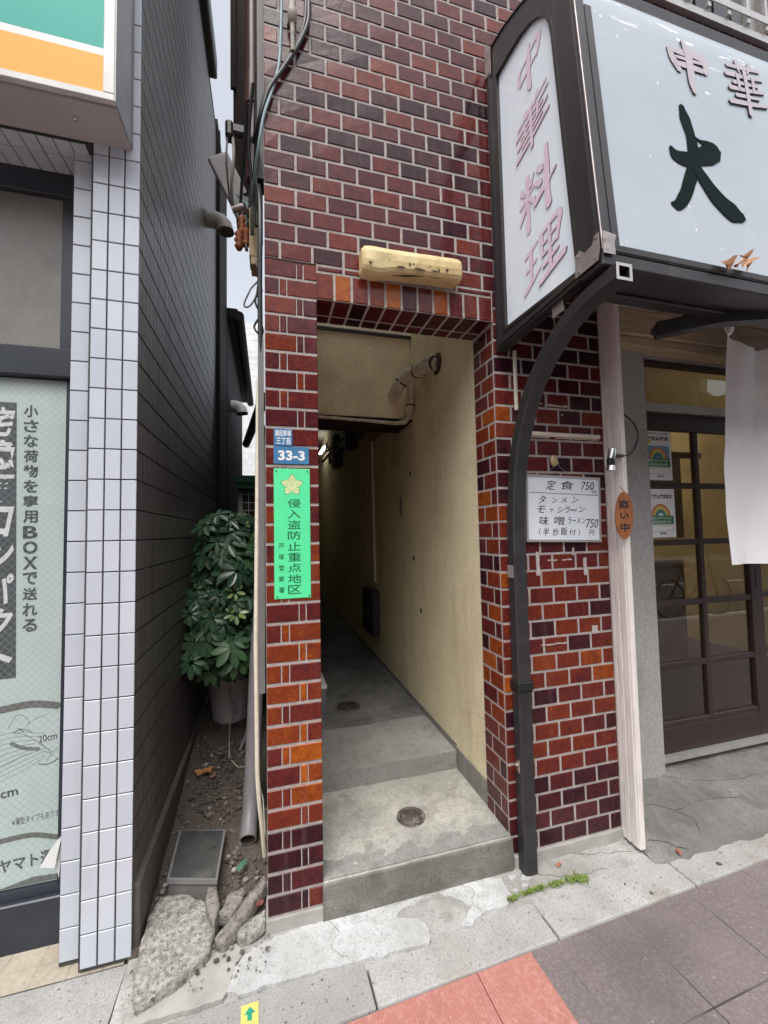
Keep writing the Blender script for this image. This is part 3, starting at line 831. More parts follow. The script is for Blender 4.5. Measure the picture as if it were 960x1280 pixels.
# marks on the plaster
mk = MB()
mk.tube([(.931, .598, 2.10), (.931, .604, 1.98), (.931, .60, 1.86)], [.012, .014, .004], 6)
for (y, z) in ((1.091, 1.689), (1.067, 1.121), (.95, .80)):
    bh = MB(); bh.lathe([(0, .0), (.012, .0), (.018, .004)], (0, 0, 0), 10)
    bh.v = [(.9315-c_*.3, y+a, z+b_) for a, b_, c_ in bh.v]
    bh.build('plug_hole', GRIME, B)
pt = MB(); pt.cbox((.924, 1.283, 1.41), (.933, 1.325, 1.55), .003); pt.build('steel_plate', PLATE, B)
tr = MB(); tr.box((-.026, .012, .74), (-.006, .04, 2.02)); tr.build('edge_trim', mat('dull_trim', (.17, .165, .16), .5), B)
sw = MB(); sw.box((.0, .1705, .0), (.099, 12.5, 2.75)); sw.build('side_wall', mat('dark_side_wall', (.10, .085, .08), .9), B)

# shop front
po = MB()
for (x0, x1, y0, z1) in ((1.474, 1.500, -.100, 2.40),):
    po.cbox((1.476, -.098, -.035), (1.503, .012, 2.42), .003)
    po.cbox((1.470, -.090, -.030), (1.4755, -.064, 2.42), .0015); po.cbox((1.470, -.054, -.030), (1.4755, -.034, 2.42), .0015)
    po.cbox((1.472, -.026, -.030), (1.4757, -.008, 2.42), .0015)
    po.cbox((1.5035, -.06, -.02), (1.52, .012, 2.42), .002)
po.build('wooden_post', WOODW, B)
jm = MB(); jm.cbox((1.505, .19, -.03), (1.955, .33, 2.27), .004, cuts=0); jm.build('concrete_jamb', JAMBC, B)
hd = MB()
hd.cbox((1.522, .12, 2.285), (4.2, .24, 2.42), .006); hd.cbox((1.523, .135, 2.235), (4.2, .25, 2.283), .004)
hd.build('lintel_beam', WOODH, B)
fr = MB()
fr.box((1.9555, .215, .06), (1.975, .33, 2.234))
fr.box((1.9752, .217, 1.927), (4.2, .30, 1.972)); fr.box((1.9752, .217, 2.222), (4.2, .30, 2.2345))
fr.box((1.958, .205, .075), (4.2, .33, .100))
fr.build('door_frame', ALU, B)
tn = MB(); tn.box((1.9755, .235, 2.195), (4.2, .27, 2.2215)); tn.box((1.9755, .236, 1.9722), (1.985, .27, 2.195)); t_ = tn.build('transom', WOODD, B)
tn = MB(); tn.quad((1.985, .25, 1.972), (4.2, .25, 1.972), (4.2, .25, 2.197), (1.985, .25, 2.197)); tn.build('pane', GLASS, t_)
def door(x0, x1, y, zb, zt):
    d = MB(); sx = .022 if x0 < 2 else .085
    d.cbox((x0, y-.017, zb), (x0+sx, y+.017, zt), .003); d.cbox((x1-.09, y-.018, zb), (x1, y+.018, zt), .003)
    d.box((x0+sx, y-.016, zt-.095), (x1-.09, y+.016, zt)); d.cbox((x0+sx, y-.0165, zb), (x1-.09, y+.016, zb+.13), .002)
    for z in (1.523, 1.209, .879, .550, .245): d.cbox((x0+sx-.002, y-.014, z-.016), (x1-.088, y+.014, z+.016), .004)
    xm = (x0+sx+x1-.09)/2
    d.cbox((xm-.015, y-.0155, zb+.13), (xm+.015, y+.0145, zt-.095), .004)
    dr = d.build('sliding_door', WOODD, B)
    p = MB(); p.quad((x0+.01, y+.002, zb+.1), (x1-.05, y+.002, zb+.1), (x1-.05, y+.002, zt-.05), (x0+.01, y+.002, zt-.05)); p.build('pane', GLASS, dr)
    h = MB(); h.cbox((x1-.05, y-.021, .93), (x1-.035, y-.0175, 1.05), .002); h.build('handle', BLACKM, dr)
    return dr
door(1.972, 2.792, .25, .101, 1.926)
door(2.765, 3.59, .292, .101, 1.926)
# room behind the glass
rm = MB()
rm.box((1.505, 4.2, 0), (4.6, 4.25, 2.7)); rm.box((1.506, .335, 0), (1.53, 4.2, 2.7)); rm.box((4.55, .335, 0), (4.6, 4.2, 2.7)); rm.box((1.505, .26, 2.65), (4.6, .36, 2.70)); rm.box((1.505, .97, 2.65), (4.6, 1.6, 2.70))
rm.box((3.6, .30, 0), (4.6, .334, 2.2))
rm.build('interior_wall', INTERIOR, B)
rf = MB(); rf.box((1.53, .335, 0), (4.55, 4.2, .06)); rf.build('interior_floor', INTFLOOR, B)
it = MB(); it.quad((1.505, 1.6, 2.68), (1.505, 4.2, 2.68), (4.6, 4.2, 2.68), (4.6, 1.6, 2.68)); it.quad((1.505, .36, 2.68), (1.505, .97, 2.68), (4.6, .97, 2.68), (4.6, .36, 2.68)); it.build('added_skylight', TRANSL, B)  # translucent ceiling openings added out of view to brighten the room
it = MB(); it.box((1.532, 1.0, 2.21), (4.55, 1.08, 2.649)); it.build('added_drop_beam', INTERIOR, B)  # beam added to keep the bright ceiling sheet out of view
it = MB(); it.box((1.8, 3.2, .07), (3.4, 3.9, 1.0)); it.build('counter', WOODD, B)
it = MB()
for k in range(9):
    x = 2.42+k*.045; it.box((x, .955+.012*(k % 2), 2.215+.012*(k % 3)), (x+.043, .97+.012*(k % 2), 2.47))
it.build('inner_curtain', CURTAIN, B)
tag(B, 'dark red glazed brick building with a narrow alley opening and a glazed sliding door', 'building')

# ------------------------------------------------------------------ white tiled shop on the left
L = thing('tiled_building', 'white tiled shop corner with a long dark tiled side wall', 'building', (-.42, .03, -.05))
TP, TH = .0484, .1016
cm = MB(); YC = .03
z0 = -.037
rects = [(-.417-.0484*(k+1)+.0025, -.417-.0484*k-.0022, z0+TH*j+.002, z0+TH*(j+1)-.002) for k in range(3) for j in range(48)]
cm.tiles(rects, (0, YC+.004, 0), X_, Z_, .004, .0012, .00015)
cm.box((-.5655, YC+.0045, -.045), (-.4245, .30, 4.84), 1)
# returns
cm.build('corner_column', [WTILE, GROUT], L)
cm = MB(); y1 = .072
rects = [(-.632, -.5795, z0+TH*j+.002, min(2.632, z0+TH*(j+1)-.002)) for j in range(27)]
cm.tiles(rects, (0, y1+.004, 0), X_, Z_, .004, .0012, .00025)
cm.box((-.634, y1+.0045, -.05), (-.566, .30, 2.63), 1)
cm.build('narrow_column', [WTILE, GROUT], L)
cm = MB()
rects = [(-.585-.0484*(k+1)+.0015, -.585-.0484*k-.0015, -a1, -a0) for k in range(40) for a0, a1 in ((.036, .098), (.102, .196))]
cm.tiles(rects, (0, 0, 2.634), X_, -Y_, .004, .0012, .00025)
cm.box((-3, .034, 2.6345), (-.567, .30, 2.66), 1); cm.build('window_lintel', [WTILE, GROUT], L)
# dark side wall
sm = MB(); rects = []
ny = 45
for j in range(2, 48):
    for k in range(ny):
        a = .034+.0484*k
        rects.append((a+.0008, a+.0476, z0+TH*j+.0032, z0+TH*(j+1)-.0032))
sm.tiles(rects, (-.4245, 0, 0), Y_, Z_, .004, .0012, .00012, 0, sides=False)
sm.box((-2.6, .3005, -.06), (-.4248, 2.21, 4.95), 1); sm.box((-.56, .0365, .17), (-.42485, .3004, 4.95), 1)
sm.build('side_wall', [DTILE, GROUTD], L)
bs = MB(); bs.cbox((-.46, .05, -.12), (-.402, 5.2, .168), .006); bs.build('concrete_base', mat('brown_base', (.13, .115, .10), .9, (.09, .08, .07), 9, bumps=(120, .5, .004)), L)
rw = MB(); rw.box((-2.4, 2.215, -.1), (-.41, 3.05, 5.0)); rw.box((-2.4, 3.051, -.1), (-.405, 5.6, 3.62)); rw.box((-.44, 2.2155, -.1), (-.39, 2.26, 4.9)); rw.build('rear_wing', mat('dark_render', (.012, .011, .012), .8, (.018, .017, .018), 5, spec=.2), L)
ev = MB(); ev.cbox((-2.4, 3.055, 3.625), (-.30, 6.0, 3.74), .01); ev.tube([(-.29, 3.055, 3.66), (-.29, 6.0, 3.62)], .055, 10); ev.build('gutter', mat('black_gutter', (.008, .008, .009), .7, spec=.15), L)
ev = MB(); ev.cbox((-2.6, -.0, 4.95), (-.37, 1.84, 5.12), .01); ev.build('roof_edge', BLACKM, L)
uf = MB(); uf.box((-3.0, .05, 3.45), (-.568, .30, 4.95)); uf.build('upper_front', SIGNBOX, L)
sf = MB(); sf.quad((-.4245, .045, 3.0), (-.4246, .045, 3.0), (-.4246, .045, 3.1), (-.4245, .045, 3.1))
# window
YW = .2
wf = MB()
wf.cbox((-3, YW-.02, 2.545), (-.655, YW+.03, 2.633), .003); wf.cbox((-3, YW-.03, 1.868), (-.655, YW+.03, 1.972), .004)
wf.box((-.71, YW-.018, 1.9725), (-.656, YW+.029, 2.5445)); wf.cbox((-3, YW-.03, -.06), (-.655, YW+.03, .10), .004)
wf.box((-3, YW-.012, .1005), (-.656, YW+.02, .128))
wf.box((-.692, YW-.004, .13), (-.656, YW+.029, 1.867))
wl = wf.build('shop_window', NAVY, L)
wp = MB(); wp.box((-3, YW+.004, 1.973), (-.711, YW+.010, 2.544)); wp.build('pane', FROST, wl)
wp = MB(); wp.quad((-3, YW-.0005, .129), (-.693, YW-.0005, .129), (-.693, YW-.0005, 1.867), (-3, YW-.0005, 1.867))
pn = wp.build('pane', _glass('lower_glass', (.98, .99, .99), .02, .5), wl)
wi = MB()
for sgn in (1, -1):
    c_ = -6.0
    while c_ < 4:
        # diagonal wires 24 mm apart
        pts = []
        for x in (-1.6, -.693):
            pts.append((x, c_+sgn*(x+1.0)))
        (xa, za), (xb, zb) = pts
        if za > zb: (xa, za), (xb, zb) = (xb, zb), (xa, za)
        if zb > .14 and za < 1.86:
            def cut(z): return xa+(xb-xa)*(z-za)/(zb-za)
            p0 = (xa, za) if za > .14 else (cut(.14), .14); p1 = (xb, zb) if zb < 1.86 else (cut(1.86), 1.86)
            h_ = .0005
            wi.quad((p0[0]-h_, YW-.0012-.0003*(sgn > 0), p0[1]), (p0[0]+h_, YW-.0012-.0003*(sgn > 0), p0[1]), (p1[0]+h_, YW-.0012-.0003*(sgn > 0), p1[1]), (p1[0]-h_, YW-.0012-.0003*(sgn > 0), p1[1]))
        c_ += .026
wi.build('wire_mesh', mat('wire', (.36, .42, .43), .5), pn)
bk = MB(); bk.box((-3, YW+.045, -.05), (-.656, YW+.06, 2.6)); bk.build('blind', mat('grey_blind', (.2, .2, .2), .9), L)

# poster inside the lower pane
PY = YW+.003
ps_ = thing('poster', 'tall pale green parcel poster behind the wired shop window', 'poster', (-.85, PY, .15))
pb = MB(); pb.box((-1.6, PY, .132), (-.6935, PY+.0015, 1.864)); pb.build('sheet', POSTER, ps_)
O = (0, PY, 0); UV = (X_, Z_)
pd = MB(); pd.prism([(-1.3, .817), (-.826, .822), (-.844, 1.776), (-1.3, 1.77)], (0, PY-.0002, 0), X_, Z_, .0003, 0); pd.build('dark_band', GREYINK, ps_)
tx = MB(); write_col(tx, '宅急便コンパクト', -.888, .082, 1.765, .835, (0, PY-.0006, 0), X_, Z_, .0002, .03, .25, 0, .9, .0015); tx.build('white_lettering', WHITEP, ps_)
tx = MB(); write_col(tx, '小さな荷物を専用BOXで送れる', -.801, .044, 1.775, .970, (0, PY-.0002, 0), X_, Z_, .0003, .035, 0, 0, .84, .0008)
write(tx, '20cm', -.757, -.703, .598, .622, (0, PY-.0002, 0), X_, Z_, .0003, .01, rot=.12); write(tx, '25cm', -.905, -.812, .428, .458, (0, PY-.0002, 0), X_, Z_, .0003, .02, rot=.12)
write(tx, '※薄型タイプもあります', -.827, -.677, .337, .362, (0, PY-.0002, 0), X_, Z_, .0003, .0, rot=.06)
write(tx, 'ヤマト運輸', -.862, -.664, .190, .236, (0, PY-.0002, 0), X_, Z_, .0003, .03, rot=.05)
tx.build('lettering', GREYINK, ps_)
ln = MB()
OO = (0, PY-.0002, 0)
ln.ribbon([(-1.1, .70), (-.865, .720), (-.775, .728), (-.70, .714)], .024, OO, X_, Z_, .0003)
ln.ribbon([(-1.1, .28), (-.855, .291), (-.766, .293), (-.696, .272)], .017, OO, X_, Z_, .0003)
ln.prism([(-1.3, .13), (-.694, .135), (-.694, .152), (-.763, .157), (-.851, .138), (-1.3, .13)], OO, X_, Z_, .0003)
ln.build('bands', mat('taupe_print', (.16, .165, .15), .6), ps_)
dr = MB()
def ls(pts, w=.0016): dr.ribbon(pts, w, OO, X_, Z_, .0004, steps=4)
ls([(-.845, .655), (-.835, .675), (-.815, .698), (-.798, .690), (-.786, .668), (-.794, .655)]); ls([(-.786, .665), (-.768, .677), (-.748, .684), (-.735, .690)])
ls([(-.80, .640), (-.812, .648), (-.825, .642)], .003); ls([(-.818, .652), (-.79, .643), (-.775, .632)], .0025)
ls([(-.83, .640), (-.80, .63), (-.76, .60), (-.745, .585)]); ls([(-.752, .598), (-.738, .58), (-.722, .566)], .0025)
ls([(-.75, .570), (-.735, .562), (-.715, .560), (-.70, .572)]); ls([(-.755, .525), (-.735, .52), (-.712, .526), (-.697, .535)], .004)
ls([(-.735, .53), (-.722, .545), (-.712, .553)]); ls([(-.722, .566), (-.722, .545)])
for k in range(7): ls([(-.90, .52+k*.018), (-.83-.0*k, .545+k*.016), (-.79+.008*k, .565+k*.010)], .0012)
for k in range(4): ls([(-.90, .47+k*.016), (-.80, .51+k*.016), (-.735, .545+k*.010)], .0012)
ls([(-.835, .605), (-.80, .585), (-.755, .575)], .012)
dr.build('line_drawing', mat('print_line', (.20, .24, .245), .6), ps_)
# bent white flyer sticking out at the foot of the window
fl = MB(); fl.prism([(-.656, .315), (-.690, .272), (-.717, .224), (-.676, .212)], (0, .14, 0), X_, Z_, .002); fl.prism([(-.676, .2125), (-.656, .3145), (-.661, .25), (-.668, .172)], (0, .152, 0), X_, Z_, .003)
tag(fl.build('paper_scrap', PAPERW, None, (-.68, .14, .17)), 'bent white paper scrap sticking out at the foot of the shop window', 'paper')

# the shop's box sign
S = thing('box_sign', 'white box sign with teal and amber bands above the tiled corner', 'sign', (-.9, -.04, 2.648))
YF = -.135
sb = MB()
sb.box((-3.0, YF+.02, 2.640), (-.4465, .0295, 3.44)); sb.build('sign_box', SIGNBOX, S)
sb = MB(); sb.box((-.4463, YF+.001, 2.6485), (-.443, .0298, 3.44)); sb.build('side_panel', SIGNSIDE, S)
sb = MB(); sb.box((-.4428, .012, 2.649), (-.4405, .0298, 3.44)); sb.build('seam', mat('seam', (.30, .27, .25), .6), S)
sb = MB(); sb.cbox((-3.0, YF, 2.6475), (-.4462, YF+.0195, 2.671), .002); sb.cbox((-.478, YF+.0001, 2.6712), (-.4463, YF+.0195, 3.44), .002); sb.build('sign_frame', mat('white_trim', (.60, .59, .585), .4), S)
sb = MB(); sb.box((-3.0, YF+.006, 2.6712), (-.4782, YF+.0193, 2.794)); sb.build('amber_band', ORANGE, S)
sb = MB(); sb.box((-3.0, YF+.0062, 2.7942), (-.4782, YF+.0192, 2.818)); sb.build('white_band', mat('white_band', (.64, .63, .62), .4), S)
sb = MB(); sb.box((-3.0, YF+.006, 2.8182), (-.4782, YF+.0193, 3.20)); sb.build('teal_band', TEAL, S)
sb = MB(); sb.box((-.590, -.075, 2.641), (-.575, -.045, 2.6475)); sb.lathe([(0, -.012), (.006, -.01), (.007, 0)], (-.5825, -.055, 2.641), 10); sb.build('fixing_bolt', STEELC, S)

# ------------------------------------------------------------------ restaurant sign over the door
A = thing('awning_sign', 'white restaurant sign box in bronze frame with black brush letter, on a curved arm', 'sign', (.95, -.3, 2.05))
SX = .94
prof_out = [(0.004, 2.046), (-.585, 2.062), (-.585, 2.097), (-.519, 2.97), (-.508, 3.03), (-.480, 3.095), (-.43, 3.165), (-.35, 3.235), (-.25, 3.297), (-.13, 3.35), (-.004, 3.385)]
prof_out[0] = (-.010, 2.046)
prof_in = [(-.085, 2.115), (-.486, 2.094), (-.418, 2.955), (-.409, 3.015), (-.388, 3.07), (-.355, 3.112), (-.31, 3.147), (-.25, 3.172), (-.17, 3.188), (-.085, 3.198)]
def ring(mb, outer, inner, x0, x1, mi=0):
    """frame plate between two outlines in the YZ plane, from x0 to x1"""
    import mathutils
    polys = [[Vector((y, z, 0)) for y, z in outer], [Vector((y, z, 0)) for y, z in inner]]
    tri = mathutils.geometry.tessellate_polygon(polys)
    pts = outer+inner
    for x, flip in ((x0, False), (x1, True)):
        vs = [(x, p[0], p[1]) for p in pts]
        fs = [t if flip else t[::-1] for t in tri]
        ok = []
        for t in fs:
            a, b, c = [Vector(vs[i]) for i in t]
            nx_ = (b-a).cross(c-a).x
            ok.append(t if (nx_ > 0) == (x == max(x0, x1)) else t[::-1])
        mb.add(vs, ok, mi)
    for pl, sg in ((outer, 1), (inner, -1)):
        n = len(pl)
        mb.add([(x0, *p) for p in pl]+[(x1, *p) for p in pl], [(i, (i+1) % n, n+(i+1) % n, n+i) for i in range(n)], mi)
sfm = MB(); ring(sfm, prof_out, prof_in, SX, SX+.04)
def off(pl, d):
    c = (sum(p[0] for p in pl)/len(pl), sum(p[1] for p in pl)/len(pl))
    return [(p[0]+(c[0]-p[0])*d, p[1]+(c[1]-p[1])*d*.35) for p in pl]
ring(sfm, off(prof_out, .045), off(prof_out, .10), SX-.005, SX)
ring(sfm, [(y-.012 if y < -.2 else y+.012, z+(.012 if z > 2.5 else -.012)) for y, z in prof_in], prof_in, SX-.004, SX-.0002)
sfr = sfm.build('side_frame', BRONZE, A)
ed = MB()
ed.tube([(SX+.004, -.586, 2.10), (SX+.004, -.5205, 2.965)], .0028, 6); ed.build('edge_strip', PLATE, sfr)
sp_ = MB()
sp_.add([(SX+.010, y, z) for y, z in prof_in], [list(range(len(prof_in)))[::-1]]); sp = sp_.build('side_panel', SIGNW, A)
# side letters, brush strokes in a unit square
KAN = {
 '中': [[(.16, .80, .12), (.13, .62, .10), (.19, .44, .05)], [(.18, .78, .06), (.5, .83, .09), (.84, .82, .13), (.82, .62, .10), (.76, .46, .05)], [(.20, .48, .07), (.5, .51, .08), (.76, .51, .05)], [(.52, 1.03, .06), (.50, .75, .14), (.49, .35, .12), (.50, .10, .15), (.53, .0, .08)]],
 '華': [[(.08, .88, .08), (.5, .91, .09), (.92, .94, .06)], [(.33, 1.02, .10), (.38, .82, .05)], [(.68, 1.02, .10), (.60, .83, .05)], [(.02, .70, .09), (.5, .73, .08), (.97, .78, .06)],
        [(.18, .57, .08), (.82, .62, .06)], [(.06, .44, .09), (.5, .47, .08), (.95, .52, .06)], [(.2, .32, .08), (.8, .37, .06)], [(.02, .17, .10), (.5, .21, .09), (.98, .26, .06)], [(.30, .74, .08), (.32, .44, .06)], [(.70, .75, .08), (.68, .46, .06)], [(.5, .83, .10), (.5, .4, .09), (.5, .0, .10)]],
 '料': [[(.03, .60, .08), (.24, .64, .08), (.47, .69, .05)], [(.26, 1.0, .10), (.26, .5, .09), (.25, .0, .12)], [(.08, .86, .10), (.17, .73, .05)], [(.44, .90, .05), (.34, .76, .10)], [(.25, .60, .06), (.16, .44, .08), (.02, .30, .05)], [(.28, .58, .05), (.44, .42, .10)],
        [(.54, .87, .08), (.67, .76, .11)], [(.50, .65, .08), (.63, .55, .11)], [(.44, .32, .10), (.7, .38, .08), (1.0, .47, .05)], [(.80, 1.04, .08), (.79, .6, .13), (.79, .2, .12), (.81, .0, .14)]],
 '理': [[(.04, .86, .07), (.22, .89, .08), (.40, .92, .05)], [(.06, .55, .07), (.36, .60, .06)], [(.0, .15, .10), (.2, .23, .09), (.45, .35, .05)], [(.22, .88, .10), (.21, .5, .09), (.21, .22, .08)],
        [(.50, .95, .11), (.51, .7, .08), (.52, .48, .06)], [(.50, .93, .06), (.75, .97, .08), (.95, .95, .12), (.92, .7, .09), (.89, .5, .05)], [(.53, .72, .06), (.88, .75, .05)], [(.53, .51, .06), (.89, .54, .06)], [(.71, .95, .08), (.71, .5, .09), (.71, .08, .09)], [(.52, .29, .07), (.90, .34, .06)], [(.42, .03, .09), (.7, .08, .09), (1.05, .15, .12)]],
}
def brush(mb, ch, u0, v0, w, h, O, U, V, t, lean=0.0, mi=0, side_mi=None, fat=1.0):
    for i, st in enumerate(KAN[ch]):
        pts = [(u0+p[0]*w, v0+p[1]*h+lean*(p[0]-.5)*w) for p in st]
        mb.ribbon(pts, [p[2]*min(w, h)*fat for p in st], O, U, V, t, mi, lift=.00025*i, side_mi=side_mi)
lt = MB(); LO = (SX+.0095, 0, 0)
for ch, yc, zc, w, h in (('中', .283, 3.005, .175, .165), ('華', .285, 2.782, .20, .165), ('料', .297, 2.513, .21, .21), ('理', .313, 2.258, .215, .185)):
    brush(lt, ch, yc-w/2, zc-h/2, w, h, LO, -Y_, Z_, .0016, .12, 0, 1, 1.08)
lt.build('side_lettering', [PINK, mat('letter_edge', (.20, .12, .17), .5)], sp)
# front: a panel that curves back at the top
def fy(z): return -.5855+.0757*(z-2.097)
XE2 = 3.6
fpts = [(fy(2.112), 2.112), (fy(2.5), 2.5), (fy(2.80), 2.80), (fy(2.955), 2.955), (-.5150, 3.0), (-.503, 3.045), (-.482, 3.085), (-.455, 3.125), (-.40, 3.185), (-.32, 3.245), (-.22, 3.30), (-.1, 3.35), (-.004, 3.385)]
fpn = MB()
n = len(fpts); nx = 30
vs = [(SX+.041+(XE2-SX-.041)*i/nx, y+.004, z) for i in range(nx+1) for (y, z) in fpts]
fs = [((i+1)*n+k, (i+1)*n+k+1, i*n+k+1, i*n+k) for i in range(nx) for k in range(7)]
fpn.add(vs, fs, 0, smooth=True)
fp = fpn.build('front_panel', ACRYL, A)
hb = MB(); hb.add(vs, [((i+1)*n+k, (i+1)*n+k+1, i*n+k+1, i*n+k) for i in range(nx) for k in range(7, n-1)], 0, smooth=True)
hb.box((SX+.0405, -.470, 3.100), (XE2, -.445, 3.142)); hb.build('hood', BRONZE, A)
FO = Vector((0, fy(0)+.0025, 0)); FV = Vector((0, .0757, 1))
fl_ = MB()
def fst(pts, ws, lift): fl_.ribbon(pts, ws, FO, X_, FV, .0012, 0, lift=lift)
fst([(1.342, 2.695), (1.351, 2.647), (1.364, 2.59), (1.367, 2.532), (1.360, 2.477), (1.331, 2.413), (1.292, 2.341), (1.262, 2.312), (1.240, 2.313)], [.022, .046, .042, .050, .054, .050, .046, .038, .012], 0)
fst([(1.268, 2.520), (1.284, 2.497), (1.331, 2.492), (1.385, 2.510), (1.432, 2.533), (1.472, 2.550)], [.016, .044, .054, .058, .074, .060], .0003)
fst([(1.378, 2.588), (1.402, 2.578), (1.435, 2.574), (1.466, 2.566), (1.478, 2.548)], [.006, .010, .024, .032, .030], .0006)
fst([(1.366, 2.475), (1.401, 2.423), (1.448, 2.370), (1.504, 2.335), (1.548, 2.322)], [.038, .052, .064, .072, .034], .0009)
fl_.build('black_letter', INKK, fp)
fl_ = MB()
def fst2(pts, ws, lift): fl_.ribbon(pts, ws, FO, X_, FV, .002, 0, lift=lift, side_mi=1)
fst2([(1.322, 2.918), (1.335, 2.878), (1.358, 2.838)], [.020, .030, .022], 0)
fst2([(1.325, 2.914), (1.39, 2.915), (1.44, 2.922), (1.482, 2.905), (1.478, 2.862)], [.02, .026, .03, .034, .02], .0003)
fst2([(1.345, 2.862), (1.40, 2.866), (1.465, 2.866)], [.02, .024, .02], .0006)
fst2([(1.350, 2.888), (1.40, 2.891), (1.47, 2.896)], [.012, .014, .012], .0009)
fst2([(1.385, 2.962), (1.402, 2.930), (1.407, 2.861), (1.406, 2.80), (1.413, 2.766)], [.012, .034, .032, .028, .02], .0012)
brush(fl_, '華', 1.575, 2.752, .195, .215, FO, X_, FV, .002, .04, 0, 1, 1.0)
brush(fl_, '料', 1.84, 2.752, .195, .215, FO, X_, FV, .002, .04, 0, 1, 1.0); brush(fl_, '理', 2.11, 2.752, .195, .215, FO, X_, FV, .002, .04, 0, 1, 1.0)
fl_.build('front_lettering', [PINKD, mat('letter_edge_dark', (.035, .035, .04), .5)], fp)
# rails
rl = MB()
rl.cbox((SX+.041, -.592, 2.094), (XE2, -.565, 2.118), .003); rl.cbox((SX, -.588, 2.052), (XE2, -.50, 2.092), .004)
rl.box((SX+.04, -.589, 2.0925), (XE2, -.57, 2.0938)); rl.cbox((SX+.02, -.470, 2.050), (XE2, -.425, 2.085), .003); rl.box((SX+.001, -.499, 2.062), (XE2, -.471, 2.066))
rl.cbox((SX+.0405, -.584, 2.1185), (SX+.066, -.55, 2.14), .002)
rl.build('bottom_rail', BRONZE, A)
rl = MB(); rl.add([(x, fy(z)-.002, z) for z in (2.119, 2.955) for x in (SX+.041, SX+.066)]+[(x, fy(z)+.03, z) for z in (2.119, 2.955) for x in (SX+.041, SX+.066)],
                  [(0, 1, 3, 2), (1, 5, 7, 3), (4, 0, 2, 6)]); rl.build('front_stile', BRONZE, A)
bp = MB()
bp.prism([(-.586, 2.098), (-.585, 2.145), (-.573, 2.150), (-.555, 2.132), (-.52, 2.128), (-.505, 2.142), (-.485, 2.137), (-.482, 2.066), (-.575, 2.068)], (SX-.0005, 0, 0), -Y_*-1, Z_, .002)
bp2 = MB()
pts = [(-.586, 2.100), (-.583, 2.150), (-.568, 2.150), (-.557, 2.128), (-.525, 2.126), (-.508, 2.146), (-.488, 2.138), (-.486, 2.070), (-.578, 2.070)]
bp2.prism([(-y, z) for y, z in pts], (SX-.0052, 0, 0), -Y_, Z_, .002)
bp2.prism([(SX-.003, 2.082), (SX+.040, 2.082), (SX+.037, 2.118), (SX+.045, 2.142), (SX-.003, 2.148)], (0, -.5935, 0), X_, Z_, .002)
for (y, z) in ((-.572, 2.14), (-.50, 2.13), (-.565, 2.085), (-.50, 2.082)): bp2.tube([(SX-.007, y, z), (SX-.011, y, z)], .004, 8)
bp2.build('corner_plate', PLATE, A)
bp2 = MB(); bp2.prism([(.002, 3.27), (.050, 3.245), (.052, 3.36), (.030, 3.40), (.002, 3.40)], (SX-.0055, 0, 0), -Y_, Z_, .002); bp2.build('corner_plate', PLATE, A)
# curved square arm down to the pavement
at = MB()
path = [(-.614, 2.020), (-.56, 2.020), (-.50, 2.014), (-.43, 2.000), (-.35, 1.965), (-.275, 1.915), (-.205, 1.85), (-.145, 1.765), (-.095, 1.66), (-.062, 1.54), (-.045, 1.42), (-.036, 1.30), (-.034, 1.0), (-.034, .5), (-.034, -.045)]
def sqtube(mb, path, x0, x1, hw, open_=True, ch=.006):
    n = len(path); rings = []
    for i, p in enumerate(path):
        a = Vector(path[max(i-1, 0)]); b = Vector(path[min(i+1, n-1)]); d = (b-a).normalized(); nn = Vector((-d.y, d.x)); p = Vector(p)
        l, r = p+nn*hw, p-nn*hw
        li, ri = p+nn*(hw-ch), p-nn*(hw-ch)
        rings.append([(x0+ch, *l), (x1-ch, *l), (x1, *li), (x1, *ri), (x1-ch, *r), (x0+ch, *r), (x0, *ri), (x0, *li)])
    vs = [v for r in rings for v in r]
    mb.add(vs, [(i*8+k, (i+1)*8+k, (i+1)*8+(k+1) % 8, i*8+(k+1) % 8) for i in range(n-1) for k in range(8)], 0)
    return rings
rg = sqtube(at, path, .957, 1.016, .026)
at.add(rg[-1], [list(range(8))]); arm = at.build('curved_arm', BLACKM, A)
tp = MB()  # bright sawn end with its dark hollow
y0 = path[0][0]; zc = path[0][1]
def rect(y, x0, x1, za, zb): return [(x0, y, za), (x1, y, za), (x1, y, zb), (x0, y, zb)]
a_ = rect(y0-.001, .958, 1.015, zc-.025, zc+.025); b_ = rect(y0-.001, .968, 1.005, zc-.016, zc+.016); c_ = rect(y0+.06, .968, 1.005, zc-.016, zc+.016)
tp.add(a_+b_, [(i, (i+1) % 4, 4+(i+1) % 4, 4+i) for i in range(4)], 0)
tp.add(b_+c_, [(i, (i+1) % 4, 4+(i+1) % 4, 4+i) for i in range(4)]+[(4, 5, 6, 7)], 1)
tp.build('sawn_end', [mat('bare_aluminium', (.52, .51, .49), .5, metal=.3), mat('tube_inside', (.01, .01, .01), .9)], arm)
cl = MB(); cl.cbox((.951, -.066, .655), (1.022, -.004, .690), .003); cl.cbox((.954, -.063, .648), (1.019, -.006, .654), .001); cl.build('collar', RUBBER, arm)
cl = MB(); cl.cbox((.9535, -.050, .335), (.9568, -.012, .385), .001); cl.tube([(.9535, -.03, .36), (.950, -.03, .36)], .006, 8); cl.build('fixing_plate', STEELC, arm)
cl = MB(); cl.cbox((.9535, -.052, 1.10), (.9568, -.012, 1.15), .001); cl.build('fixing_plate', PVC, arm)
cl = MB(); cl.cbox((.955, -.40, 2.018), (.957, -.345, 2.075), .0005); cl.build('hanger', PLATE, arm)
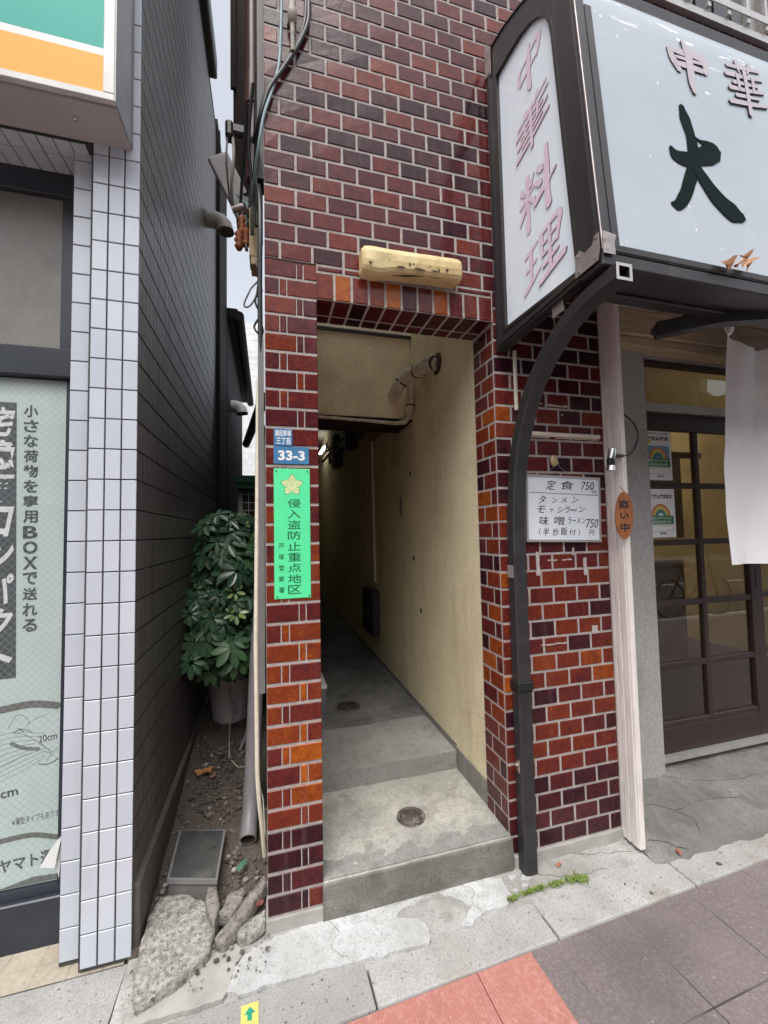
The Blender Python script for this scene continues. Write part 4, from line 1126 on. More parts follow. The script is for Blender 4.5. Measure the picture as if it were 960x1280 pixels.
# second, folded arm under the sign
fa = MB(); fa_p = [(1.40, -.353, 2.022), (1.47, -.395, 2.030), (1.58, -.445, 2.046), (1.75, -.49, 2.056)]
P = [Vector(p) for p in fa_p]; rings = []
for i, p in enumerate(P):
    d = (P[min(i+1, 3)]-P[max(i-1, 0)]).normalized(); sd = d.cross(Z_).normalized()
    rings.append([p+sd*.022-Z_*.026, p+sd*.022+Z_*.026, p-sd*.022+Z_*.026, p-sd*.022-Z_*.026])
vs = [v for r in rings for v in r]
fa.add(vs, [(i*4+k, i*4+(k+1) % 4, (i+1)*4+(k+1) % 4, (i+1)*4+k) for i in range(3) for k in range(4)]); fa.add(rings[0], [(0, 1, 2, 3)]); fa.add(rings[-1], [(3, 2, 1, 0)])
fa.tube([P[0]+Vector((.002, .01, 0)), P[0]+Vector((-.012, -.008, 0))], .013, 10)
fa.build('folded_arm', BLACKM, A)

# ------------------------------------------------------------------ things on the left pier
def plate(name, label, cat, x0, x1, z0, z1, m, y=-.0075, t=.0025, group=None):
    th = thing(name, label, cat, ((x0+x1)/2, y, z0), group)
    b = MB(); b.cbox((x0, y, z0), (x1, y+t, z1), .0008); b.build('plate', m, th)
    return th
PYP = -.0078
th = plate('town_plate', 'small square blue plate with the town name, above the 33-3 plate', 'address plate', .028, .093, 1.613, 1.675, BLUEP, PYP)
tx = MB(); write(tx, '高田馬場', .033, .088, 1.647, 1.670, (0, PYP, 0), X_, Z_, .0004, .02); write(tx, '三丁目', .036, .086, 1.618, 1.642, (0, PYP, 0), X_, Z_, .0004, .02); tx.build('lettering', WHITEP, th)
th = plate('number_plate', 'blue house number plate reading 33-3 on the brick pier', 'address plate', .027, .152, 1.547, 1.610, BLUEP, PYP)
tx = MB(); write(tx, '33-3', .043, .137, 1.560, 1.596, (0, PYP, 0), X_, Z_, .0004, .035); tx.build('lettering', WHITEP, th)
th = plate('police_notice', 'long bright green notice with star emblem and dark writing on the pier', 'notice', .027, .154, 1.066, 1.530, GREENS, PYP-.0005)
GO = (0, PYP-.0005, 0)
tx = MB(); write_col(tx, '侵入盗防止重点地区', .097, .046, 1.424, 1.078, GO, X_, Z_, .0004, .004, 0, 0, .80)
write_col(tx, '戸塚警察署', .052, .019, 1.272, 1.078, GO, X_, Z_, .0004, .004, 0, 0, .5)
tx.build('lettering', GREEND, th)
em = MB(); cx, cz = .0905, 1.470
def star(s):
    out = []
    for k in range(5):
        b0 = math.pi/2-k*2*math.pi/5
        for da, r in ((-.50, .60), (-.42, .78), (-.30, .72), (-.22, .84), (-.13, .80), (-.11, .98), (0, .92), (.11, .98), (.13, .80), (.22, .84), (.30, .72), (.42, .78), (.50, .60), (.60, .52)):
            out.append((cx+s*r*math.cos(b0-da), cz+s*r*math.sin(b0-da)))
    return out
em.prism(star(.0420), GO, X_, Z_, .0003, 0); em.prism(star(.0398), GO, X_, Z_, .0005, 1)
for k in range(20):
    a = math.pi/2+(k+.5)*2*math.pi/20; r1 = .030 if k % 4 in (0, 3) else .024
    d = Vector((math.cos(a), math.sin(a))); nn = Vector((-d.y, d.x))*.00028
    p, q = Vector((cx, cz))+d*.014, Vector((cx, cz))+d*r1
    em.prism([tuple(p-nn), tuple(q-nn*1.3), tuple(q+nn*1.3), tuple(p+nn)], GO, X_, Z_, .0007, 0)
for r, hgt, mi in ((.0060, .0009, 0), (.0048, .0011, 1)):
    em.prism([(cx+r*math.cos(k*.3), cz+r*math.sin(k*.3)) for k in range(21)], GO, X_, Z_, hgt, mi)
em.build('emblem', [GREEND, CREAM_E], th)
sc = MB()
for (x, z) in ((.035, 1.521), (.146, 1.521), (.037, 1.074), (.148, 1.074)): sc.tube([(x, PYP, z), (x, PYP-.003, z)], .0025, 8)
sc.build('screws', GREEND, th)

# wall lamp above the opening
wl_ = thing('wall_lamp', 'yellowed oblong plastic wall lamp above the alley opening', 'lamp', (.556, 0, 2.285))
lb = MB(); LX0, LX1 = .352, .762; nseg = 40
prof = [(0, -.047), (-.045, -.050), (-.062, -.046), (-.071, -.034), (-.075, -.012), (-.075, .012), (-.072, .022), (-.050, .046), (-.042, .049), (0, .049)]
rings = []
for i in range(nseg+1):
    f = i/nseg; x = LX0+(LX1-LX0)*f
    e_ = min(f, 1-f)*(LX1-LX0); k = 1 if e_ > .014 else (.82+.18*math.sin(e_/.014*math.pi/2))
    zc_ = 2.331+.012*f
    sag = .010*math.exp(-((f-.12)/.10)**2)
    rings.append([(x, -.007+y*k*(1-.10*math.exp(-((f-.2)/.07)**2)*(zz < 0))+.0015*mnoise.noise(Vector((x*30, zz*60, 0))), zc_+zz*(k if i not in (0, nseg) else k)+sag*(zz > .0)*.4-sag*(zz < 0)) for y, zz in prof])
vs = [v for r in rings for v in r]; n = len(prof)
lb.add(vs, [(i*n+k, i*n+k+1, (i+1)*n+k+1, (i+1)*n+k) for i in range(nseg) for k in range(n-1)], 0)
lb.add(rings[0], [list(range(n))[::-1]]); lb.add(rings[-1], [list(range(n))])
lb.build('lamp_cover', YELLOWC, wl_)
bs_ = MB(); bs_.box((.362, -.0075, 2.283), (.752, -.0062, 2.384)); bs_.build('back_plate', PLATE, wl_)
gm = MB()
def blot(x, z, a, b):
    gm.prism([(x+a*math.cos(t)*(1+.25*math.sin(3*t+x*99)), z+b*math.sin(t)*(1+.3*math.cos(2*t+x*70))) for t in [k*.5 for k in range(13)]], (0, -.0805, 0), X_, Z_, .0012)
for x, z, a, b in ((.50, 2.300, .016, .004), (.575, 2.303, .022, .004), (.64, 2.306, .014, .003), (.38, 2.30, .006, .005), (.535, 2.318, .004, .008), (.55, 2.32, .003, .004), (.62, 2.322, .003, .004), (.655, 2.312, .003, .008), (.69, 2.318, .006, .005), (.665, 2.345, .003, .003), (.73, 2.345, .004, .004), (.452, 2.326, .003, .002)): blot(x, z, a, b)
gm.build('grime_spots', GRIME, wl_)
gm = MB(); gm.tube([(.47, -.047, 2.284), (.53, -.055, 2.288), (.60, -.062, 2.291)], [.001, .006, .001], 6); gm.tube([(.62, -.062, 2.292), (.66, -.06, 2.294), (.70, -.062, 2.296)], [.001, .003, .001], 6); gm.build('grime_edge', GRIME, wl_)

# ------------------------------------------------------------------ things on the right pier and the post
WY = -.020
wb = thing('menu_board', 'small white menu board with handwritten prices hanging on the brick', 'menu board', (1.235, WY, 1.23))
WB = Vector((1.045, WY, 1.243)); ang = math.radians(-1.6)
WU, WV = Vector((math.cos(ang), 0, math.sin(ang))), Vector((-math.sin(ang), 0, math.cos(ang))); WWd, WHt = .378, .286
b = MB(); b.prism([(.006, .006), (WWd-.006, .006), (WWd-.006, WHt-.006), (.006, WHt-.006)], WB+Vector((0, .010, 0)), WU, WV, .009); b.build('board', WBOARD, wb)
b = MB()
for (u0, u1, v0, v1) in ((0, WWd, 0, .010), (0, WWd, WHt-.010, WHt), (0, .009, .010, WHt-.010), (WWd-.009, WWd, .010, WHt-.010)):
    b.prism([(u0, v0), (u1, v0), (u1, v1), (u0, v1)], WB+Vector((0, .012, 0)), WU, WV, .0135)
b.build('board_frame', ALU, wb)
tx = MB(); BO = WB+Vector((0, .0008, 0))
def wr(t, u0, u1, v0, v1, shear=.2, bold=.004): write(tx, t, u0*WWd, u1*WWd, v0*WHt, v1*WHt, BO, WU, WV, .0004, bold, shear)
wr('定', .255, .39, .775, .925, .25); wr('食', .455, .635, .79, .925, .1); wr('750', .735, .915, .80, .925, .2); wr('円', .885, .945, .735, .795, .0)
wr('タ', .165, .26, .575, .69, .3); wr('ン', .335, .405, .58, .665, .2); wr('メ', .455, .535, .59, .675, .2); wr('ン', .60, .695, .595, .685, .2)
wr('モ', .135, .25, .43, .535, .3); wr('ヤ', .30, .355, .44, .505, .2); wr('シ', .405, .485, .435, .53, .2); wr('ラ', .505, .58, .44, .535, .2); wr('ー', .585, .635, .475, .495, .2); wr('メ', .63, .67, .45, .52, .2); wr('ン', .69, .785, .455, .545, .2)
wr('味', .165, .285, .245, .38, .1); wr('噌', .36, .50, .255, .385, .05); wr('ラーメン', .545, .785, .275, .375, .15); wr('750', .79, .965, .22, .355, .25)
wr('(', .16, .185, .10, .205, .1); wr('半', .21, .29, .09, .215, .2); wr('炒', .335, .415, .09, .205, .1); wr('飯', .445, .535, .10, .225, .1); wr('付', .56, .65, .105, .19, .1); wr(')', .68, .705, .10, .19, .1); wr('円', .83, .905, .10, .19, .15)
tx.ribbon([(.04*WWd, .730*WHt), (.5*WWd, .727*WHt), (.965*WWd, .722*WHt)], .0022, BO, WU, WV, .0004)
tx.build('handwriting', INK, wb)
b = MB(); b.tube([(1.14, WY, 1.522), (1.203, -.028, 1.572), (1.275, WY, 1.520)], .0007, 5); b.build('hanging_wire', STEELC, wb)
hk = MB(); hk.lathe([(0, 0), (.016, .0), (.019, .006), (.017, .010), (.010, .014), (0, .016)], (0, 0, 0), 18)
hk.v = [(1.201+a, -.006-c, 1.590+b_*1.35) for a, b_, c in hk.v]; hk.f = [f[::-1] for f in hk.f]
hk.tube([(1.201, -.022, 1.60), (1.201, -.030, 1.578), (1.202, -.036, 1.572), (1.202, -.036, 1.580)], .0035, 8)
tag(hk.build('wall_hook', mat('aged_clear_plastic', (.45, .33, .17), .25, (.6, .5, .3), 60), None, (1.201, -.006, 1.57)), 'amber plastic wall hook holding the menu board wire', 'hook')
# conduits
c = MB(); c.cbox((1.017, -.018, 1.80), (1.032, -.006, 2.06), .003); tag(c.build('cable_cover', CREAMP, None, (1.024, -.01, 1.80)), 'cream upright cable cover half behind the curved black arm', 'cable cover')
c = MB(); c.cbox((1.02, -.020, 1.694), (1.448, -.0065, 1.713), .004); c.box((1.021, -.0065, 1.689), (1.446, -.0062, 1.694)); tag(c.build('cable_cover', CREAMP, None, (1.23, -.01, 1.694)), 'cream level cable cover on the brick above the menu board', 'cable cover')
# old tape marks on the tiles
TAPEM = mat('old_tape', (.50, .47, .46), .7, (.32, .26, .25), 50)
tp_ = thing('tape_residue', 'scraps of old white tape left on the bricks round the menu board', 'tape', (1.2, -.007, 1.1))
def tape(x0, x1, z0, z1, s):
    c = MB(); c.prism(ragged([(x0, z0), (x1, z0), (x1, z1), (x0, z1)], .0035, .008, s), (0, -.0066, 0), X_, Z_, .0008); c.build('tape_strip', TAPEM, tp_)
tape(1.115, 1.155, 1.836, 1.842, 1); tape(1.17, 1.29, 1.829, 1.838, 2); tape(1.155, 1.20, 1.158, 1.164, 3); tape(1.225, 1.275, 1.158, 1.163, 4)
tape(1.278, 1.288, 1.18, 1.212, 5); tape(1.095, 1.112, 1.10, 1.20, 6); tape(1.335, 1.352, 1.09, 1.165, 7); tape(1.105, 1.24, .807, .812, 8); tape(1.365, 1.395, .835, .87, 9)
tape(1.252, 1.262, 1.792, 1.80, 10)
# clamp lamp socket on the post
cs = thing('clamp_socket', 'small steel clamp socket with black lead on the wooden post', 'socket', (1.40, -.05, 1.545))
c = MB(); c.tube([(1.413, -.115, 1.628), (1.408, -.115, 1.60), (1.403, -.114, 1.585)], [.014, .016, .015], 12); c.tube([(1.403, -.114, 1.557), (1.400, -.114, 1.535)], [.016, .019], 12); c.build('steel_shell', STEELC, cs)
c = MB(); c.tube([(1.4028, -.114, 1.5845), (1.4031, -.114, 1.5575)], .0165, 12); c.tube([(1.415, -.112, 1.598), (1.455, -.106, 1.601), (1.475, -.104, 1.603)], [.010, .008, .007], 10); c.build('black_grip', RUBBER, cs)
c = MB(); c.tube([Vector(q) for q in spline([Vector(p_) for p_ in ((1.475, -.104, 1.603), (1.53, -.085, 1.612), (1.595, -.062, 1.66), (1.618, -.055, 1.72), (1.595, -.052, 1.77), (1.545, -.045, 1.81), (1.505, -.02, 1.85))], 5)], .0035, 8); c.build('lead', RUBBER, cs)
# oval sign
ov = thing('oval_sign', 'small oval varnished wood sign saying open for business on the post', 'sign', (1.497, -.105, 1.22))
OVO = Vector((1.456, -.1135, 1.345)); ta = math.radians(-3)
OU = Vector((math.cos(.55), math.sin(-.55), 0)); OU = (OU+Vector((0, 0, math.sin(ta)))).normalized(); OVv = Vector((.02, 0, 1)).normalized(); OU = (OU-OVv*OU.dot(OVv)).normalized()
b = MB(); b.prism([(.034*math.cos(t)*(1+.06*math.sin(2*t)), .100*math.sin(t)) for t in [k*2*math.pi/36 for k in range(36)]], OVO, OU, OVv, .009); b.build('wood_slice', WOODO, ov)
tx = MB(); OT = OVO+OU.cross(OVv).normalized()*.0092
write(tx, '商', -.019, .019, .028, .066, OT, OU, OVv, .0003, .03); write(tx, 'い', -.016, .018, -.014, .012, OT, OU, OVv, .0003, .03); write(tx, '中', -.016, .018, -.070, -.030, OT, OU, OVv, .0003, .035); tx.build('lettering', INK, ov)
b = MB(); b.tube([OVO+OVv*.098-Y_*.01, OVO+OVv*.125+Vector((-.008, .005, 0))], .002, 6); b.build('cord', DRYLEAF, ov)

# noren curtain and its pole
npole = MB(); npole.tube([(1.62, -.052, 2.330), (2.2, -.052, 2.322), (2.8, -.052, 2.318), (3.6, -.052, 2.318)], .017, 12)
for x in (1.80, 2.12, 2.42, 2.75): npole.tube([(x, -.052, 2.327), (x+.012, -.052, 2.327)], .020, 12)
tag(npole.build('curtain_pole', BAMBOO, None, (2.2, -.052, 2.32)), 'brown bamboo pole under the sign carrying the white shop curtain', 'pole')
nc = thing('shop_curtain', 'white cotton shop curtain hanging from the bamboo pole at the door', 'curtain', (2.5, -.05, 1.11))
def panel(xl_t, xl_b, xr, seed):
    mb = MB(); nu, nv = 24, 40; vs = []
    for side in (0, 1):
        for j in range(nv+1):
            v = j/nv; z = 2.262-(2.262-1.105)*v
            xl = xl_t+(xl_b-xl_t)*(v**.55)+.01*math.sin(v*7)
            for i in range(nu+1):
                u = i/nu; x = xl+(xr-xl)*u
                dip = .075*math.sin(math.pi*min(1, u*1.35+.02))*max(0, 1-v*5)
                y = -.052+.022*math.sin(u*9+seed)*(.3+v*.7)+.010*math.sin(u*19+v*3+seed)+.006*math.sin(u*37+v*2)*max(0, 1-v*1.2)+.006*mnoise.noise(Vector((u*6, v*9, seed)))
                vs.append((x, y+side*.0015, z-dip))
    n = nu+1; N1 = n*(nv+1)
    fs = [(j*n+i, (j+1)*n+i, (j+1)*n+i+1, j*n+i+1) for j in range(nv) for i in range(nu)]
    fs += [(N1+j*n+i, N1+j*n+i+1, N1+(j+1)*n+i+1, N1+(j+1)*n+i) for j in range(nv) for i in range(nu)]
    mb.add(vs, fs, 0, smooth=True)
    rim = [(j*n, N1+j*n, N1+(j+1)*n, (j+1)*n) for j in range(nv)]+[(nv*n+i, N1+nv*n+i, N1+nv*n+i+1, nv*n+i+1) for i in range(nu)]
    mb.add(vs, rim, 0)
    return mb
panel(2.235, 2.150, 2.74, .4).build('cloth_panel', CLOTH, nc); panel(2.79, 2.775, 3.3, 2.0).build('cloth_panel', CLOTH, nc)
for x in (2.232, 2.70, 2.80, 3.25):
    lp = MB(); lp.tube([(x, -.054, 2.255), (x-.006, -.075, 2.30), (x-.006, -.075, 2.335), (x-.004, -.052, 2.347), (x, -.032, 2.335), (x, -.034, 2.30), (x, -.05, 2.25)], .010, 8); lp.build('loop', CLOTH, nc)

# stickers inside the door glass
def sticker(label, x0, x1, z0, z1, head, sky, top):
    th = thing('door_sticker', label, 'sticker', ((x0+x1)/2, .247, z0), 'rainbow stickers on the cafe door')
    SO = (0, .2485, 0); w, h = x1-x0, z1-z0
    def rc(a, b_, c_, d): return [(x0+a*w, z0+c_*h), (x0+b_*w, z0+c_*h), (x0+b_*w, z0+d*h), (x0+a*w, z0+d*h)]
    b = MB(); b.prism(rc(0, 1, 0, 1), SO, X_, Z_, .0008); b.build('paper', PAPERW, th)
    b = MB(); b.prism(rc(.08, .92, .33, .70), SO, X_, Z_, .0010); b.build('picture_ground', sky, th)
    b = MB()
    for k, cmat in enumerate(range(5)):
        r0, r1 = .34-.05*k, .34-.05*(k+1)
        pts = [(x0+(.48+r0*math.cos(t))*w, z0+.44*h+r0*w*1.0*math.sin(t)) for t in [math.pi*q/14 for q in range(15)]]+[(x0+(.48+r1*math.cos(t))*w, z0+.44*h+r1*w*math.sin(t)) for t in [math.pi*q/14 for q in range(14, -1, -1)]]
        b.prism(pts, SO, X_, Z_, .0012+.0001*k, k)
    b.build('rainbow', [mat('r_a', (.55, .16, .10), .6), mat('r_b', (.70, .42, .10), .6), mat('r_c', (.62, .58, .16), .6), mat('r_d', (.10, .30, .18), .6), mat('r_e', (.07, .16, .36), .6)], th)
    b = MB(); b.prism(rc(.05, .93, .27, .45), SO, X_, Z_, .0018); b.build('green_band', mat('sticker_green', (.03, .22, .10), .6), th)
    t2 = MB(); write(t2, '新型コロナウイルス', x0+.12*w, x0+.86*w, z0+.37*h, z0+.43*h, (0, .2466, 0), X_, Z_, .0003, .01); write(t2, '感染拡大防止中', x0+.15*w, x0+.83*w, z0+.29*h, z0+.35*h, (0, .2466, 0), X_, Z_, .0003, .01); t2.build('band_lettering', WHITEP, th)
    t2 = MB(); write(t2, head, x0+.08*w, x0+.9*w, z0+.80*h, z0+.89*h, (0, .2476, 0), X_, Z_, .0003, .03)
    if top: write(t2, top, x0+.1*w, x0+.88*w, z0+.93*h, z0+.97*h, (0, .2476, 0), X_, Z_, .0003, .0)
    write(t2, '東京都', x0+.42*w, x0+.66*w, z0+.06*h, z0+.11*h, (0, .2476, 0), X_, Z_, .0003, .02)
    for rr_ in (rc(.06, .90, .13, .135), rc(.06, .90, .24, .245), rc(.06, .07, .135, .24), rc(.89, .90, .135, .24)): t2.prism(rr_, (0, .2476, 0), X_, Z_, .0003)
    t2.build('lettering', INK, th)
    return th
st = sticker('upper rainbow sticker on the door glass, with blue ground and yellow corner', 1.992, 2.178, 1.552, 1.826, '徹底点検済', mat('sticker_blue', (.16, .34, .50), .6), '感染防止対策')
b = MB(); b.prism([(2.0, 1.755), (2.035, 1.755), (2.035, 1.780), (2.0, 1.780)], (0, .2474, 0), X_, Z_, .0004); b.build('yellow_corner', mat('sticker_yellow', (.62, .58, .05), .6), st)
sticker('lower rainbow sticker on the door glass, with plain white ground', 1.985, 2.182, 1.237, 1.504, '感染防止徹底宣言', PAPERW, None)
# a notice on the wall inside
it = MB(); it.box((2.95, 1.30, .06), (3.02, 1.37, 2.2)); it.box((2.2, 1.36, 1.93), (3.9, 1.40, 1.98)); it.box((3.25, 1.25, 1.2), (3.5, 1.36, 1.9)); it.build('shop_fittings', CURTAIN, B)
b = MB(); b.box((2.63, 1.4, 1.60), (2.80, 1.41, 1.86)); b.box((2.66, 1.398, 1.63), (2.77, 1.3995, 1.83), 1)
tag(b.build('framed_notice', [mat('pale_card', (.50, .48, .36), .8), mat('card_green', (.12, .22, .12), .8)], None, (2.7, 1.4, 1.6)), 'framed notice hanging inside the shop, seen through the door glass', 'notice')
b = MB(); b.box((2.405, 1.35, 0.06), (3.6, 1.40, 1.0), 0); b.box((2.6, 1.41, .06), (3.0, 1.44, 2.3))
tag(b.build('room_divider', mat('divider', (.20, .13, .06), .8), None, (2.8, 1.4, .06)), 'brown timber screen inside the shop behind the door glass', 'screen')

# ------------------------------------------------------------------ inside the alley
pv = thing('pipe_bundle', 'taped air conditioner pipes bending from alley wall to beam', 'pipes', (.9, .9, 2.0))
b = MB(); b.tube([(.945, .60, 2.243), (.90, .70, 2.262), (.885, .84, 2.285), (.86, .93, 2.29), (.835, .965, 2.26), (.81, .985, 2.215), (.80, 1.035, 2.19)], [.038, .039, .041, .043, .042, .040, .040], 12)
b.build('thick_pipe', WRAP, pv)
b = MB(); b.tube([(.885, .86, 2.275), (.90, .955, 2.25), (.905, .985, 2.19), (.905, .99, 2.12), (.895, 1.0, 2.055), (.865, 1.0, 2.012), (.81, 1.0, 2.000), (.60, 1.0, 2.008), (.20, .995, 2.018)], [.026, .027, .027, .026, .023, .018, .012, .009, .009], 10)
b.build('thin_pipe', WRAP, pv)
b = MB(); b.tube([(.94, .585, 2.27), (.88, .66, 2.29), (.845, .80, 2.275), (.80, .90, 2.235), (.775, .95, 2.20), (.79, .97, 2.16), (.83, .96, 2.165)], .006, 8); b.build('cable', CABLEW, pv)
b = MB()
for p, q in (((.930, .62, 2.255), (.925, .632, 2.256)), ((.890, .80, 2.278), (.887, .815, 2.281)), ((.838, .958, 2.265), (.833, .964, 2.258))): b.tube([p, q], .0435, 12)
b.tube([(.905, .988, 2.125), (.905, .9885, 2.117)], .0285, 10); b.build('tape_rings', GRIME, pv)
b = MB(); b.lathe([(.0, 0), (.062, 0), (.055, .006), (.04, .010)], (0, 0, 0), 16); b.v = [(.9325-c, .60+a, 2.243+b2) for a, b2, c in b.v]; b.f = [f[::-1] for f in b.f]
b.build('putty', GRIME, pv)
c = MB(); c.tube([(.922, 2.105, 2.15), (.922, 2.10, 1.6), (.922, 2.085, .86)], .011, 10)
tag(c.build('wall_conduit', CREAMP, None, (.922, 2.09, .86)), 'thin pale upright conduit on the dark alley wall', 'conduit')
c = thing('meter_box', 'black upright meter box low on the right alley wall', 'meter box', (.88, 2.1, .40)); b = MB(); b.cbox((.862, 1.97, .40), (.932, 2.36, .79), .006); b.build('box_body', BLACKM, c); b = MB(); b.cbox((.858, 2.1, .58), (.8615, 2.14, .62), .001); b.build('latch', STEELC, c)
c = MB(); c.cbox((.80, 1.78, 2.12), (.93, 2.05, 2.30), .008); c.box((.84, 1.779, 2.17), (.90, 1.7795, 2.26)); tag(c.build('junction_box', LAGB, None, (.87, 1.9, 2.12)), 'brown junction box high on the alley wall behind the beam', 'junction box')
c = MB()
rc_ = random.Random(3)
for k, (y, w_, h_, zz_, d_) in enumerate(((2.25, .30, .22, 2.26, .10), (2.75, .18, .34, 2.20, .13), (3.05, .42, .20, 2.34, .08), (3.7, .22, .42, 2.16, .12), (4.1, .3, .25, 2.30, .09))):
    c.cbox((.93-d_, y, zz_), (.93, y+w_, zz_+h_), .02)
c.tube([(.86, 1.9, 2.40), (.85, 3.0, 2.42), (.84, 5, 2.44)], .02, 8); c.tube([(.82, 1.9, 2.33), (.83, 3.0, 2.30), (.84, 4.2, 2.38)], .016, 8)
tag(c.build('meter_cluster', BLACKM, None, (.87, 3, 2.0)), 'dark cluster of meters and pipes high on the far alley wall', 'meters')
c = MB(); c.tube([(.905, 1.36, 2.60), (.905, 4.9, 2.60)], .014, 8); tag(c.build('ceiling_conduit', BLACKM, None, (.9, 3, 2.60)), 'dark conduit running along the top of the alley wall', 'conduit')
fl2 = thing('tube_lamp', 'lit fluorescent tube lamp far inside the alley', 'lamp', (.88, 5.3, 2.6))
b = MB(); b.box((.885, 5.0, 2.66), (.931, 5.6, 2.74)); b.build('lamp_base', WHITEP, fl2); b = MB(); b.tube([(.862, 5.03, 2.685), (.862, 5.57, 2.685)], .016, 10); b.build('tube', LIT, fl2)
c = thing('gas_meter', 'grey steel box with white lid on the floor at the left of the alley', 'meter box', (.26, 1.15, .17)); b = MB(); b.cbox((.185, 1.12, .172), (.352, 1.4, .325), .004); b.build('box_body', mat('dull_steel', (.24, .25, .27), .4, metal=.4), c); b = MB(); b.cbox((.184, 1.115, .3255), (.355, 1.41, .345), .003); b.build('lid', WHITEP, c)
def cover(label, x, y, z, r, m, name='manhole_cover'):
    th = thing(name, label, 'cover', (x, y, z))
    b = MB(); b.lathe([(0, .004), (r*.80, .004), (r*.82, .001)], (x, y, z), 36); b.build('lid', m, th)
    b = MB(); b.lathe([(r*.84, .001), (r*.86, .005), (r*.98, .005), (r, -.004)], (x, y, z), 36); b.build('rim', CASTI, th)
    b = MB()
    for k in range(3):
        a = k*2.1+.4; b.cbox((x+r*.35*math.cos(a)-.010, y+r*.35*math.sin(a)-.003, z+.0042), (x+r*.35*math.cos(a)+.010, y+r*.35*math.sin(a)+.003, z+.006), .001)
    b.lathe([(0, .0045), (.006, .0045)], (x+r*.4, y+r*.45, z), 10, 1); b.build('marks', [CASTI, GRIME], th)
cover('round rusty iron drain cover in the first alley step', .585, .205, .0835, .062, CASTI)
cover('dark round drain cover on the upper alley floor', .495, 1.19, .1705, .085, mat('dark_iron', (.05, .048, .046), .6, (.035, .034, .033), 30, bumps=(200, .6, .003)))

# ------------------------------------------------------------------ things in the gap
gb = thing('valve_box', 'grey valve box with steel lid set in the gravel between the buildings', 'valve box', (-.27, .3, -.04))
def quadbox(mb, q, z0, z1): 
    n = len(q); a = [(x, y, z0) for x, y in q]; b_ = [(x, y, z1) for x, y in q]
    mb.add(b_, [tuple(range(n))]); mb.add(a+b_, [(i, (i+1) % n, n+(i+1) % n, n+i) for i in range(n)])
qb = [(-.352, .190), (-.176, .135), (-.172, .400), (-.360, .455)]
b = MB(); quadbox(b, qb, .045, .060); b.build('lid_frame', PVC, gb)
ci = (sum(p[0] for p in qb)/4, sum(p[1] for p in qb)/4)
qi = [(ci[0]+(x-ci[0])*.90, ci[1]+(y-ci[1])*.93) for x, y in qb]
b = MB(); quadbox(b, qi, .052, .0635); b.build('lid', LIDM, gb)
b = MB(); b.lathe([(0, .0005), (.007, .0005)], (-.205, .30, .0635), 12); b.build('key_hole', GRIME, gb)
qd = [(ci[0]+(x-ci[0])*.94, ci[1]+(y-ci[1])*.95) for x, y in qb]
b = MB(); quadbox(b, qd, -.08, .045); b.build('box_body', mat('grey_box', (.19, .185, .18), .8, (.13, .125, .12), 9), gb)
# gravel
gv = MB(); rg_ = random.Random(11)
ico = bmesh.new(); bmesh.ops.create_icosphere(ico, subdivisions=1, radius=1); ico.verts.ensure_lookup_table()
iv = [v.co.copy() for v in ico.verts]; ifc = [[v.index for v in f.verts] for f in ico.faces]; ico.free()
for k in range(2600):
    y = .12+rg_.random()**1.2*2.0; x = -.40+rg_.random()*.40
    if k > 2000: y = .45+rg_.random()*.55; x = -.36+rg_.random()*.30
    if -.37 < x < -.165 and .13 < y < .46: continue
    if x > -.12 and y > .36 and rg_.random() < .7: continue
    dens = mnoise.noise(Vector((x*6, y*6, 5)))
    if dens < -.15 and rg_.random() < .75: continue
    if k % 9 == 0:
        x = -.40+rg_.random()*.42; y = -.14+rg_.random()*.30
    r = .003+rg_.random()**3*.010
    if k % 9 == 0: r *= .6
    sx, sy, sz = r*rg_.uniform(.7, 1.4), r*rg_.uniform(.7, 1.4), r*rg_.uniform(.45, .9); a = rg_.random()*6.28
    col = (min(1, max(0, rg_.gauss(.38, .2)+(.5 if rg_.random() < .03 else 0))), rg_.random(), 0)
    z = (soil(x, y)+sz*.4+.004) if k % 9 else max(soil(x, y), apz(x, y) if y < .03 else -9, -.044 if y < .0 else -9)+sz*.5+.002
    vs = []
    for v in iv:
        q = Vector((v.x*sx*(1+.3*math.sin(v.y*3+k)), v.y*sy, v.z*sz)); vs.append((x+q.x*math.cos(a)-q.y*math.sin(a), y+q.x*math.sin(a)+q.y*math.cos(a), z+q.z))
    gv.add(vs, ifc, 0, col)
o = gv.build('gravel', PEB); tag(o, kind='stuff')
